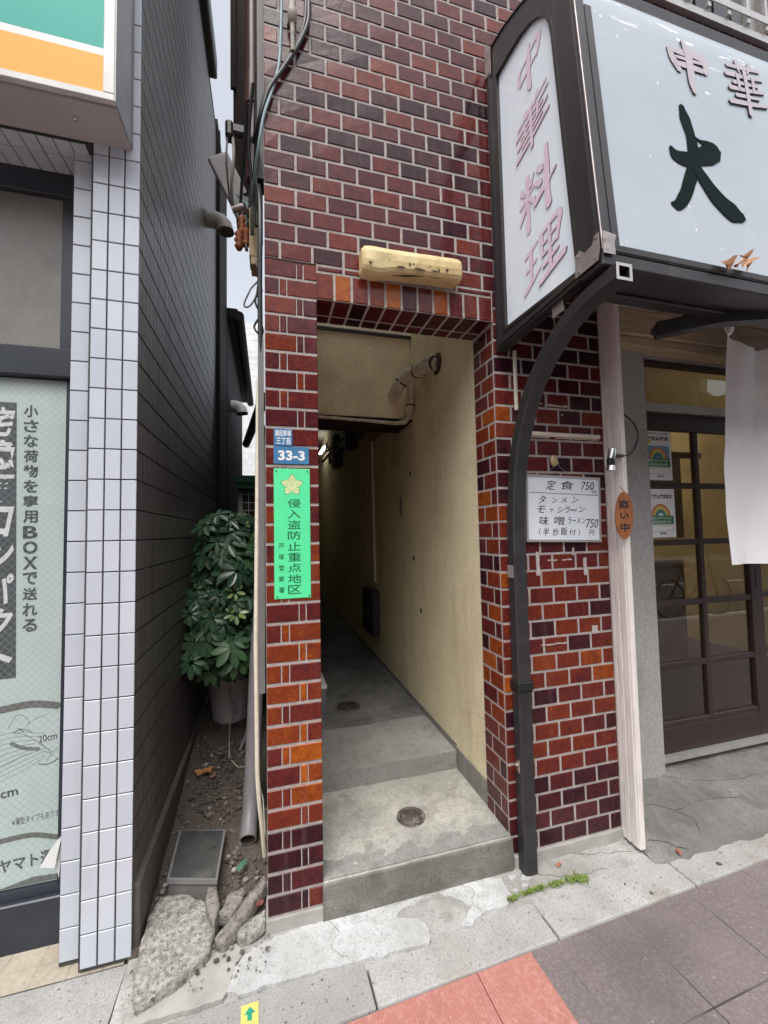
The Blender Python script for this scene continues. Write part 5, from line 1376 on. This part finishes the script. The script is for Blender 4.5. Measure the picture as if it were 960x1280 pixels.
# broken slabs
def slab(poly, z0, t, label, m, seed, tilt=(0, 0), lum=.006, name='broken_slab', group='broken concrete pieces'):
    cx = sum(p[0] for p in poly)/len(poly); cy = sum(p[1] for p in poly)/len(poly)
    bm = bmesh.new()
    rp = ragged(poly, .005, .014, seed)
    vs = [bm.verts.new((x, y, 0)) for x, y in rp]; f = bm.faces.new(vs)
    if f.normal.z < 0: f.normal_flip()
    ret = bmesh.ops.extrude_face_region(bm, geom=[f]); nv = [e for e in ret['geom'] if isinstance(e, bmesh.types.BMVert)]
    bmesh.ops.translate(bm, vec=(0, 0, t), verts=nv)
    bmesh.ops.triangulate(bm, faces=bm.faces[:])
    for _ in range(2): bmesh.ops.subdivide_edges(bm, edges=[e for e in bm.edges if e.calc_length() > .018], cuts=1); bmesh.ops.triangulate(bm, faces=bm.faces[:])
    for v in bm.verts:
        k = mnoise.noise_vector(v.co*28+Vector((seed, 0, 0)))+mnoise.noise_vector(v.co*85+Vector((seed, 0, 0)))*.5
        v.co += k*lum*(.9 if v.co.z > t*.5 else .4)
        v.co.z += z0+(v.co.x-cx)*tilt[0]+(v.co.y-cy)*tilt[1]
    bmesh.ops.recalc_face_normals(bm, faces=bm.faces[:])
    mb = MB(); bm.verts.ensure_lookup_table(); bm.verts.index_update()
    mb.add([v.co[:] for v in bm.verts], [[v.index for v in f.verts] for f in bm.faces], 0, smooth=True); bm.free()
    return tag(mb.build(name, m, None, (cx, cy, z0)), label, 'rubble', group)
slab([(-.362, -.150), (-.392, -.040), (-.388, .12), (-.37, .175), (-.30, .178), (-.20, .115), (-.171, .014), (-.179, -.045), (-.234, -.092), (-.291, -.126)], -.055, .050, 'large rough slab of old mortar in front of the valve box', ROCKM, 1, (0, .10), .007)
slab([(-.202, .06), (-.209, .140), (-.180, .133), (-.158, .062), (-.168, .0)], -.03, .065, 'dark upright chip of concrete beside the large slab', ROCKG, 2, (0, .1), .004)
slab([(-.159, .041), (-.136, .099), (-.084, .110), (-.086, .061), (-.117, .022)], -.015, .045, 'squarish grey concrete chip behind the long one', ROCKG, 3, (.1, .1), .005)
slab([(-.163, -.017), (-.118, .038), (-.012, .125), (-.006, .095), (-.09, -.001), (-.132, -.032)], -.035, .055, 'long narrow concrete shard leaning on the brick pier', ROCKG, 4, (.25, .1), .005)
slab([(-.099, -.013), (-.061, .021), (-.008, .036), (-.008, -.010), (-.051, -.028), (-.088, -.031)], -.045, .042, 'flat pale concrete piece at the foot of the brick pier', ROCKM, 5, (.1, 0), .004)
# pvc pipe
pp = thing('drain_pipe', 'grey plastic drain pipe ending open above the gravel', 'pipe', (-.07, .36, .02))
b = MB()
def hollow(mb, path, r, ri, sides=20):
    mb.tube(path, r, sides, 0, False); 
    P = [Vector(p) for p in path[:2]]; d = (P[1]-P[0]).normalized()
    tmp = MB(); tmp.tube([P[0], P[0]+d*.12], ri, sides, 1, False); tmp.f = [f[::-1] for f in tmp.f]; mb.add(tmp.v, tmp.f, 1)
    t1 = MB(); t1.tube([P[0], P[1]], r, sides, 0, False); t2 = MB(); t2.tube([P[0], P[1]], ri, sides, 0, False)
    mb.add(t1.v[:sides]+t2.v[:sides], [(k, sides+k, sides+(k+1) % sides, (k+1) % sides) for k in range(sides)], 2)
    mb.add([P[0]+d*.12+(v-P[0]) for v in [Vector(q) for q in t2.v[:sides]]], [list(range(sides))], 1)
hollow(b, [(-.080, .325, .050), (-.075, .415, .098), (-.070, .445, .19), (-.060, .49, .42), (-.047, .54, .70), (-.030, .62, .95), (-.012, .80, 1.5), (-.005, .9, 1.9)], .034, .029)
b.build('pipe', [PVC, GRIME, mat('pvc_cut', (.45, .44, .45), .5)], pp)
c = MB(); c.tube([(-.026, .03, 1.86), (-.030, .02, 1.45), (-.037, .015, .92), (-.034, .02, .47), (-.028, .03, .36), (-.020, .05, .27), (-.012, .09, .14)], .0075, 10)
tag(c.build('thin_conduit', CREAMP, None, (-.03, .03, .2)), 'thin cream conduit running down the left edge of the brick pier', 'conduit')
c = MB(); c.tube([(-.22, 1.145, .43), (-.215, 1.13, .28), (-.21, 1.0, .15), (-.20, .88, .115), (-.15, .80, .10), (-.09, .78, .105), (-.05, .68, .12), (-.02, .4, .15), (-.012, .25, .10)], .0028, 8)
tag(c.build('loose_wire', CABLEW, None, (-.15, .9, .08)), 'thin loose wire trailing from the plant pot across the gravel', 'wire')
c = MB(); c.tube([(-.085, 1.22, .40), (-.095, 1.12, .27), (-.12, 1.0, .17), (-.15, .92, .125)], .009, 8)
tag(c.build('garden_hose', PVC, None, (-.12, 1.2, .07)), 'short grey hose beside the plant pot', 'hose')
# fallen leaves and scraps
def leaf(label, x, y, z, s, m, rot, name='dead_leaf', lobes=5):
    mb = MB(); vs = [(0, 0, .15)]; n = lobes*6
    for k in range(n):
        a = 2*math.pi*k/n; r = 1*(.55+.45*abs(math.cos(lobes*a/2)))
        vs.append((r*math.cos(a), r*math.sin(a)*.8, .18*math.sin(3*a+rot)+.12*math.cos(5*a)))
    Rm = Matrix.Rotation(rot, 3, 'Z')
    vs = [Vector((x, y, z))+Rm @ (Vector(v)*s) for v in vs]
    mb.add(vs, [(0, 1+k, 1+(k+1) % n) for k in range(n)], 0); mb.add([v-Z_*.001 for v in vs], [(0, 1+(k+1) % n, 1+k) for k in range(n)], 0)
    return tag(mb.build(name, m, None, (x, y, z)), label, 'leaf')
leaf('orange dead leaf on the gravel in front of the plant pot', -.315, .80, soil(-.315, .80)+.022, .045, DRYLEAF, .4)
leaf('pale pinkish dead leaf beside the orange one on the gravel', -.265, .76, soil(-.265, .76)+.018, .022, mat('pinkish_leaf', (.34, .19, .15), .8), 1.4, lobes=3)
leaf('reddish dry leaf under the concrete shards by the pier', -.03, .06, .012, .022, mat('red_leaf', (.22, .07, .06), .8), 2.0, lobes=3)
leaf('scrap of green plastic film below the open drain pipe', -.098, .225, .03, .026, mat('green_film', (.10, .24, .17), .5), 1.1, 'plastic_scrap', 2)
leaf('small reddish leaf on the pavement by the right pier', 1.115, -.050, -.040, .014, mat('brick_leaf', (.40, .16, .10), .8), .3, lobes=2)
leaf('tiny reddish leaf on the kerb edge beside the wooden post', 1.63, -.135, -.042, .016, mat('brick_leaf_b', (.36, .13, .08), .8), 1.0, lobes=2)
def crumple(label, pts, m):
    mb = MB()
    for (x, y, z, s, a) in pts:
        n = 12; vs = [(x, y, z)]
        for k in range(n):
            t = 2*math.pi*k/n; r = s*(.6+.4*abs(math.sin(1.5*t+a)))
            vs.append((x+r*math.cos(t), y-.012*math.sin(2*t+a)-.008, z+r*.75*math.sin(t+a)+.2*s*math.sin(3*t)))
        mb.add(vs, [(0, 1+k, 1+(k+1) % n) for k in range(n)], 0); mb.add([(a_, b2+.001, c2) for a_, b2, c2 in vs], [(0, 1+(k+1) % n, 1+k) for k in range(n)], 0)
    return tag(mb.build('dead_leaf', m, None, (pts[0][0], pts[0][1], pts[0][2])), label, 'leaf')
crumple('curled dry brown leaves caught on the lower rail of the restaurant sign', [(1.405, -.600, 2.118, .030, .3), (1.445, -.602, 2.120, .022, 1.3), (1.492, -.604, 2.128, .036, 2.2), (1.478, -.604, 2.150, .022, .5)], DRYPINK)
# moss in the joint
mo = MB(); rm_ = random.Random(5)
for k in range(1500):
    t = rm_.random()
    if mnoise.noise(Vector((t*9, 3, 1))) < -.08 and rm_.random() < .85: continue
    x = .835+t*.35; y = -.128+.012*math.sin(t*3.1)+rm_.gauss(0, .006)*(.5+1.5*abs(mnoise.noise(Vector((t*6, 8, 1))))*2); z = -.050+rm_.random()*.008
    h = .003+rm_.random()*.005; a = rm_.random()*6.28; w = .0022+rm_.random()*.002
    mo.add([(x-w*math.cos(a), y-w*math.sin(a), z), (x+w*math.cos(a), y+w*math.sin(a), z), (x+rm_.gauss(0, .004), y+rm_.gauss(0, .004), z+h)], [(0, 1, 2)], 0)
tag(mo.build('moss', MOSSM), kind='stuff')
# yellow sticker with arrow
ys = thing('arrow_sticker', 'small yellow survey sticker with a green arrow on the kerb', 'sticker', (-.05, -.24, -.055))
yo = Vector((-.072, -.272, -.0555)); yu = Vector((.999, .03, 0)); yv = Vector((-.03, .999, 0))
b = MB(); b.prism([(0, -.03), (.047, -.03), (.047, .072), (0, .072)], yo, yu, yv, .0032); b.build('film', YELLOWS, ys)
b = MB(); b.prism([(.017, .028), (.030, .028), (.030, .045), (.039, .045), (.0235, .064), (.008, .045), (.017, .045)], yo, yu, yv, .0036)
write(b, '@', .008, .040, -.015, .018, yo, yu, yv, .0036, .02); b.build('arrow', GREENG, ys)

# potted plant
PX, PYY, PZ = -.225, 1.30, .155
pl = thing('potted_plant', 'bushy umbrella plant with glossy dark leaves in a grey pot', 'plant', (PX, PYY, PZ))
b = MB(); b.lathe([(.0, .0), (.104, .0), (.108, .02), (.132, .24), (.146, .245), (.150, .282), (.141, .285), (.134, .27), (.128, .24), (0, .24)], (PX, PYY, PZ), 40); b.build('pot', POTM, pl)
b = MB(); b.lathe([(0, .254), (.131, .251)], (PX, PYY, PZ), 24); b.build('potting_soil', DIRT, pl)
stm = MB(); lf = MB(); rp = random.Random(21)
whorls = []
for k in range(7):
    a = k*.9; bx, by = PX+.05*math.cos(a), PYY+.05*math.sin(a)
    tx_, ty_ = PX+.16*math.cos(a)+rp.uniform(-.03, .03), PYY+.14*math.sin(a); tz = rp.uniform(.75, 1.2)
    path = [(bx, by, PZ+.24), (bx+(tx_-bx)*.3, by+(ty_-by)*.3, .60), (tx_, ty_, tz)]
    stm.tube(path, [.010, .008, .005], 7)
stm.build('stems', STEMM, pl)
def shape_r(z):
    # half-depth of the bush against height
    if z < .64: return .22+(z-.52)*1.8
    if z < .85: return .44
    if z < 1.15: return .42-(z-.85)*.45
    return .28-(z-1.15)*.45
cand = []
for k in range(470):
    z = rp.uniform(.52, 1.42); a = rp.uniform(0, 2*math.pi); rr_ = shape_r(z)*(rp.random()**.4)
    cand.append((PX+rr_*math.cos(a)*.62, PYY-.10+rr_*math.sin(a), z))
cand += [(-.27, 1.00, 1.42), (-.345, 1.02, 1.36), (-.27, .98, 1.26), (-.20, .92, .72), (-.12, .90, .72), (-.33, .86, .68), (-.36, .82, .74), (-.28, .84, .86), (-.10, .95, .95), (-.37, .78, .66), (-.38, .80, .90), (-.16, .88, 1.10)]
for (x, y, z) in cand:
    x = max(x, -.385); x = min(x, -.03)
    out = Vector((x-PX, (y-PYY), (z-.75)*.3+.10)); out = (out.normalized()*.8+Vector((rp.uniform(-.4, .4), -.55, .62+rp.uniform(-.25, .25)))).normalized()
    u_ = out.cross(Z_); u_ = u_.normalized() if u_.length > .1 else X_; v_ = out.cross(u_)
    nl = rp.choice((6, 7, 8, 8)); size = rp.uniform(.05, .092); young = rp.random() < .06
    tone = rp.uniform(.05, .62) if not young else rp.uniform(.82, 1.0)
    if young: size *= .7
    st0 = Vector((x, y, z)); a0 = rp.random()*6.28
    for q in range(nl):
        a = a0+q*2*math.pi/nl+rp.uniform(-.12, .12); d = (u_*math.cos(a)+v_*math.sin(a)); d = (d-out*(.22 if not young else -.35)*rp.uniform(.4, 1.3)-Z_*.10).normalized()
        w_ = d.cross(out).normalized(); nrm = w_.cross(d).normalized()
        Ls = size*rp.uniform(.85, 1.15); vs = []
        for s_ in (0, .18, .42, .68, .88, 1.0):
            wd = Ls*.21*(math.sin(math.pi*min(1, (s_*.9+.06)))**.8 if s_ < 1 else .08)
            wd = Ls*(.03, .13, .21, .215, .13, .02)[(0, .18, .42, .68, .88, 1.0).index(s_)]
            cpt = st0+d*(.012+Ls*s_)-nrm*(-.0)+out*(-.10*Ls*s_*s_)
            vs += [cpt-w_*wd+nrm*wd*.28, cpt, cpt+w_*wd+nrm*wd*.28]
        fs = []
        for i in range(5):
            fs += [(i*3, i*3+1, (i+1)*3+1, (i+1)*3), (i*3+1, i*3+2, (i+1)*3+2, (i+1)*3+1)]
        t_ = min(1, max(0, tone+rp.uniform(-.06, .06)))
        lf.add(vs, fs, 0, (t_, rp.random(), 0), True)
lf.build('foliage', LEAFM, pl)

# things at the back of the gap
ac = thing('air_conditioner', 'outdoor air conditioner with wire grille under green cover in the gap', 'air conditioner', (-.15, 3.1, 1.1))
b = MB(); b.box((-.30, 3.02, 1.15), (.0, 3.35, 1.76)); b.build('casing', mat('ac_casing', (.50, .49, .46), .6), ac)
b = MB(); b.box((-.262, 3.012, 1.2), (-.0, 3.019, 1.735)); b.build('fan_opening', GRIME, ac)
b = MB()
for k in range(7): b.box((-.262, 3.004, 1.22+k*.083), (.0, 3.010, 1.228+k*.083))
for k in range(5): b.box((-.262+k*.066, 3.000, 1.2), (-.255+k*.066, 3.004, 1.735))
b.build('grille', WHITEP, ac)
c = MB(); c.cbox((-.33, 2.94, 1.775), (.0, 3.4, 1.84), .006); c.box((-.325, 2.93, 1.84), (.0, 3.4, 1.915)); tag(c.build('green_cover', GREENBOX, None, (-.16, 3.1, 1.77)), 'green plastic cover lying on top of the air conditioner', 'cover')
c = MB(); c.box((-.32, 3.0, .1), (.0, 3.4, 1.148)); tag(c.build('storage_locker', DARKB, None, (-.15, 3.2, .1)), 'dark locker behind the plant below the air conditioner', 'locker')
def elbow(label, y, z, r, m):
    c = MB(); c.tube([(-.43, y, z), (-.36, y, z), (-.32, y-.005, z-.012), (-.295, y-.01, z-.04), (-.285, y-.012, z-.085)], r, 16, 0, False)
    c.tube([(-.2852, y-.012, z-.08), (-.285, y-.012, z-.086)], [r*.5, r*1.04], 16, 1, False)
    return tag(c.build('vent_elbow', [m, GRIME], None, (-.4, y, z)), label, 'vent')
elbow('grey vent elbow sticking out of the dark tiled wall', 1.62, 3.62, .058, mat('pale_grey_pvc', (.50, .48, .45), .5))
elbow('pale vent hood low on the dark rear wing', 3.5, 2.80, .07, WHITEP)
dp = thing('brown_downpipe', 'brown round downpipe at the top left edge of the brick facade', 'downpipe', (-.055, .5, 3.3))
b = MB(); b.tube([(-.058, .55, 5.9), (-.058, .55, 3.55), (-.057, .55, 3.30), (-.055, .55, 3.06)], .036, 14); b.build('pipe', PVCD, dp)
b = MB(); b.tube([(-.058, .55, 3.62), (-.058, .55, 3.45)], .041, 14); b.build('pipe_socket', PVCD, dp)
eb = MB(); eb.box((-.028, .172, 2.76), (-.001, .26, 6.1)); eb.build('corner_strip', RUBBER, B)
c = MB(); c.box((-.185, 1.0, 3.35), (-.09, 1.35, 6.0)); c.box((-.20, .98, 4.0), (-.17, 1.0, 6.0)); tag(c.build('shutter_box', DARKB, None, (-.14, 1.1, 3.4)), 'dark brown sheet metal box high beside the brown downpipe', 'box')
c = MB(); c.cbox((-.175, .56, 3.31), (-.0, .60, 3.365), .01); c.cbox((-.190, .55, 3.28), (-.150, .61, 3.37), .012); tag(c.build('cable_bracket', BLACKM, None, (-.09, .58, 3.31)), 'black cable bracket across the brown downpipe', 'bracket')
c = MB(); c.tube([(-.01, .6, 1.98), (-.16, 1.9, 2.02)], .03, 8); tag(c.build('stay_arm', BLACKM, None, (-.1, 1.2, 2.0)), 'black stay arm reaching across the gap beside the pier', 'bracket')
an = thing('antenna_box', 'tilted white wireless box hanging among the cables', 'antenna', (-.16, .9, 3.2))
Mx = Matrix.Translation((-.195, 1.0, 3.40)) @ Matrix.Rotation(math.radians(-32), 4, 'Y') @ Matrix.Rotation(math.radians(18), 4, 'X')
b = MB(); b.cbox((-.062, -.022, -.15), (.062, .022, .15), .010, 0, 2, Mx); b.build('housing', WHITEP, an)
b = MB(); b.cbox((-.050, -.021, -.195), (.050, .021, -.151), .004, 0, 1, Mx); b.build('connector', RUBBER, an)
b = MB(); b.tube([(-.14, .97, 3.23), (-.09, .9, 3.19), (-.06, .7, 3.21), (-.04, .5, 3.24)], .012, 8); b.build('arm', STEELC, an)
c = thing('insulators', 'rusty orange insulators hanging at the pier edge', 'insulator', (-.1, .6, 2.8))
b = MB()
for (x, z) in ((-.115, 2.86), (-.095, 2.80), (-.128, 2.78)):
    b.lathe([(0, -.05), (.012, -.05), (.022, -.03), (.012, -.015), (.024, .0), (.012, .015), (.022, .03), (.010, .05), (0, .05)], (x, .6, z), 14)
b.build('bodies', mat('rusty_orange', (.42, .13, .04), .6, (.16, .05, .02), 30), c)
b = MB(); b.tube([(-.16, .6, 2.93), (-.11, .59, 2.95), (-.07, .58, 2.93), (-.03, .5, 2.93)], .018, 8); b.tube([(-.115, .6, 2.95), (-.115, .6, 2.9)], .006, 6); b.tube([(-.095, .6, 2.95), (-.095, .6, 2.84)], .006, 6); b.build('hanger', PLATE, c)
c = MB(); c.cbox((-.075, .50, 2.64), (-.030, .62, 2.90), .006); c.cbox((-.068, .498, 2.60), (-.032, .60, 2.64), .004); tag(c.build('terminal_box', mat('cream_box', (.60, .47, .27), .6, (.48, .36, .2), 8), None, (-.05, .55, 2.6)), 'cream terminal box at the pier edge below the cables', 'terminal box')
def cable(label, pts, r, m, name='cable'):
    c = MB()
    out = spline([Vector(p) for p in pts], 6); c.tube(out, r, 8)
    return tag(c.build(name, m, None, pts[-1]), label, 'cable', 'cables at the upper left edge of the brick facade')
cable('pale blue cable curving down the left edge of the facade', [(.066, -.02, 4.2), (.066, -.02, 3.30), (.062, -.022, 3.17), (.053, -.022, 3.04), (.029, -.022, 2.94), (0.0, -.02, 2.84), (-.023, .01, 2.72), (-.05, .2, 2.70), (-.09, .5, 2.90), (-.15, .8, 3.18)], .0055, CABLEB)
cable('thick black cable crossing the facade corner, nearest the window', [(.172, -.02, 4.2), (.168, -.02, 3.34), (.164, -.024, 3.256), (.133, -.024, 3.164), (.073, -.024, 3.043), (.015, -.022, 2.932), (-.014, 0.0, 2.837), (-.03, .2, 2.90), (-.05, .45, 3.0), (-.07, .6, 2.75)], .008, RUBBER)
cable('second black cable running just inside the thick one', [(.160, -.018, 4.2), (.158, -.018, 3.34), (.152, -.020, 3.256), (.120, -.020, 3.150), (.060, -.020, 3.028), (.004, -.018, 2.918), (-.020, .02, 2.85), (-.05, .3, 3.05), (-.08, .55, 3.3)], .007, RUBBER)
for k, (lab, x, r) in enumerate((('black cable dropping beside the brown downpipe', -.035, .012), ('slack black cable behind the terminal box', -.06, .008), ('thin black cable nearest the brick edge', -.018, .007), ('loose black cable looping behind the antenna box', -.09, .008))):
    cable(lab, [(x+.01, .30+.05*k, 3.36), (x-.012*(k % 2), .36+.06*k, 3.15), (x-.03*(k == 3), .38+.08*k, 2.95), (x, .40+.06*k, 2.72)], r, RUBBER)
cable('loose grey wire looping under the terminal box', [(-.045, .5, 2.62), (-.03, .45, 2.50), (-.07, .42, 2.42), (-.085, .42, 2.34), (-.05, .42, 2.38), (-.03, .40, 2.46)], .004, PVC)
cable('knot of black wire hanging lowest under the terminal box', [(-.04, .5, 2.60), (-.02, .42, 2.45), (-.045, .40, 2.36), (-.025, .40, 2.30), (-.05, .40, 2.24), (-.022, .38, 2.20), (-.03, .38, 2.32), (-.015, .36, 2.40)], .005, RUBBER)
cable('thin white cable hanging from the black bracket', [(-.155, .57, 3.30), (-.150, .57, 3.18), (-.165, .62, 3.08), (-.15, .8, 3.06), (-.11, .9, 3.14)], .007, CABLEW)
cable('thin grey cable hanging left of the white one', [(-.180, .57, 3.30), (-.185, .58, 3.16), (-.18, .7, 3.08), (-.16, .9, 3.12)], .005, PVC)
cable('black cable hugging the brick edge above the grey trim', [(-.03, .4, 2.80), (-.022, .1, 2.66), (-.016, .02, 2.5), (-.018, .012, 2.2), (-.016, .02, 1.96)], .009, RUBBER)
c = MB(); c.tube([(.104, -.03, 4.0), (.104, -.03, 3.32)], .008, 8); c.lathe([(.006, -.05), (.016, -.045), (.018, 0), (.012, .02), (.016, .05), (.006, .055)], (.105, -.030, 3.27), 14); c.tube([(.105, -.03, 3.22), (.106, -.03, 3.11)], .009, 8); c.tube([(.105, .0, 3.26), (.105, -.03, 3.26)], .005, 6)
tag(c.build('cable_anchor', mat('aged_steel', (.16, .14, .13), .6, (.4, .36, .28), 20), None, (.105, -.03, 3.1)), 'weathered steel cable anchor screwed to the facade near the top', 'anchor')
# house closing the far end of the gap
h = thing('sided_house', 'white weatherboarded house closing the far end of the gap', 'house', (-.4, 9.3, 0))
b = MB()
for k in range(44): b.box((-3, 9.0+.012*(k % 2)*0, .0+k*.15), (-.0, 9.3, .145+k*.15))
b.box((-3, 9.01, 0), (.0, 9.31, 6.6)); b.build('wall', mat('white_siding', (.72, .74, .75), .6), h)
b = MB(); b.tube([(-.16, 8.9, 0), (-.16, 8.9, 6.6)], .06, 10); b.build('downpipe', WHITEP, h)

# ------------------------------------------------------------------ across the street (seen only as reflections)
h = thing('street_block', 'pale apartment block across the road, mirrored in the cafe door glass', 'building', (0, -14, 0))
b = MB(); b.box((-22, -20, -.2), (22, -13.6, 8.2)); b.build('wall', mat('pale_render', (.40, .385, .36), .8, (.34, .33, .31), 2), h)
b = MB()
for i in range(14):
    for j in range(3): b.box((-20+i*3, -13.59, .9+j*2.6), (-18.4+i*3, -13.55, 2.4+j*2.6))
b.build('windows', mat('dark_panes', (.03, .035, .04), .1), h)
bk = thing('parked_bicycle', 'dark bicycle parked at the kerb, mirrored in the cafe door glass', 'bicycle', (2.6, -2.2, -.066))
def wheel(cx):
    w = MB(); n = 36; path = [(cx+.31*math.cos(2*math.pi*k/n), -2.2, .25+.31*math.sin(2*math.pi*k/n)) for k in range(n+1)]; w.tube(path, .018, 8)
    for k in range(14):
        a = 2*math.pi*k/14; w.tube([(cx, -2.2, .25), (cx+.30*math.cos(a), -2.2, .25+.30*math.sin(a))], .0015, 4)
    w.tube([(cx, -2.25, .25), (cx, -2.15, .25)], .02, 8); w.build('wheel', RUBBER, bk)
wheel(2.1); wheel(3.15)
b = MB()
for p, q in (((2.1, -2.2, .25), (2.5, -2.2, .25)), ((2.5, -2.2, .25), (2.38, -2.2, .75)), ((2.5, -2.2, .25), (2.98, -2.2, .70)), ((2.38, -2.2, .70), (2.1, -2.2, .25)), ((3.15, -2.2, .25), (2.96, -2.2, .95)), ((2.40, -2.2, .62), (2.97, -2.2, .78))): b.tube([p, q], .016, 8)
b.tube([(2.96, -2.45, .98), (2.93, -2.2, 1.0), (2.96, -1.95, .98)], .012, 8); b.cbox((2.25, -2.27, .76), (2.50, -2.13, .81), .02); b.build('bicycle_frame', DARKB, bk)
b = MB(); b.box((3.05, -2.35, .72), (3.35, -2.05, .74)); 
for z in (.78, .84, .90, .95): b.tube([(3.05, -2.35, z), (3.35, -2.35, z), (3.35, -2.05, z), (3.05, -2.05, z), (3.05, -2.35, z)], .004, 5)
b.build('basket', BLACKM, bk)

bk.location = (6.83, -3.3, -.2)
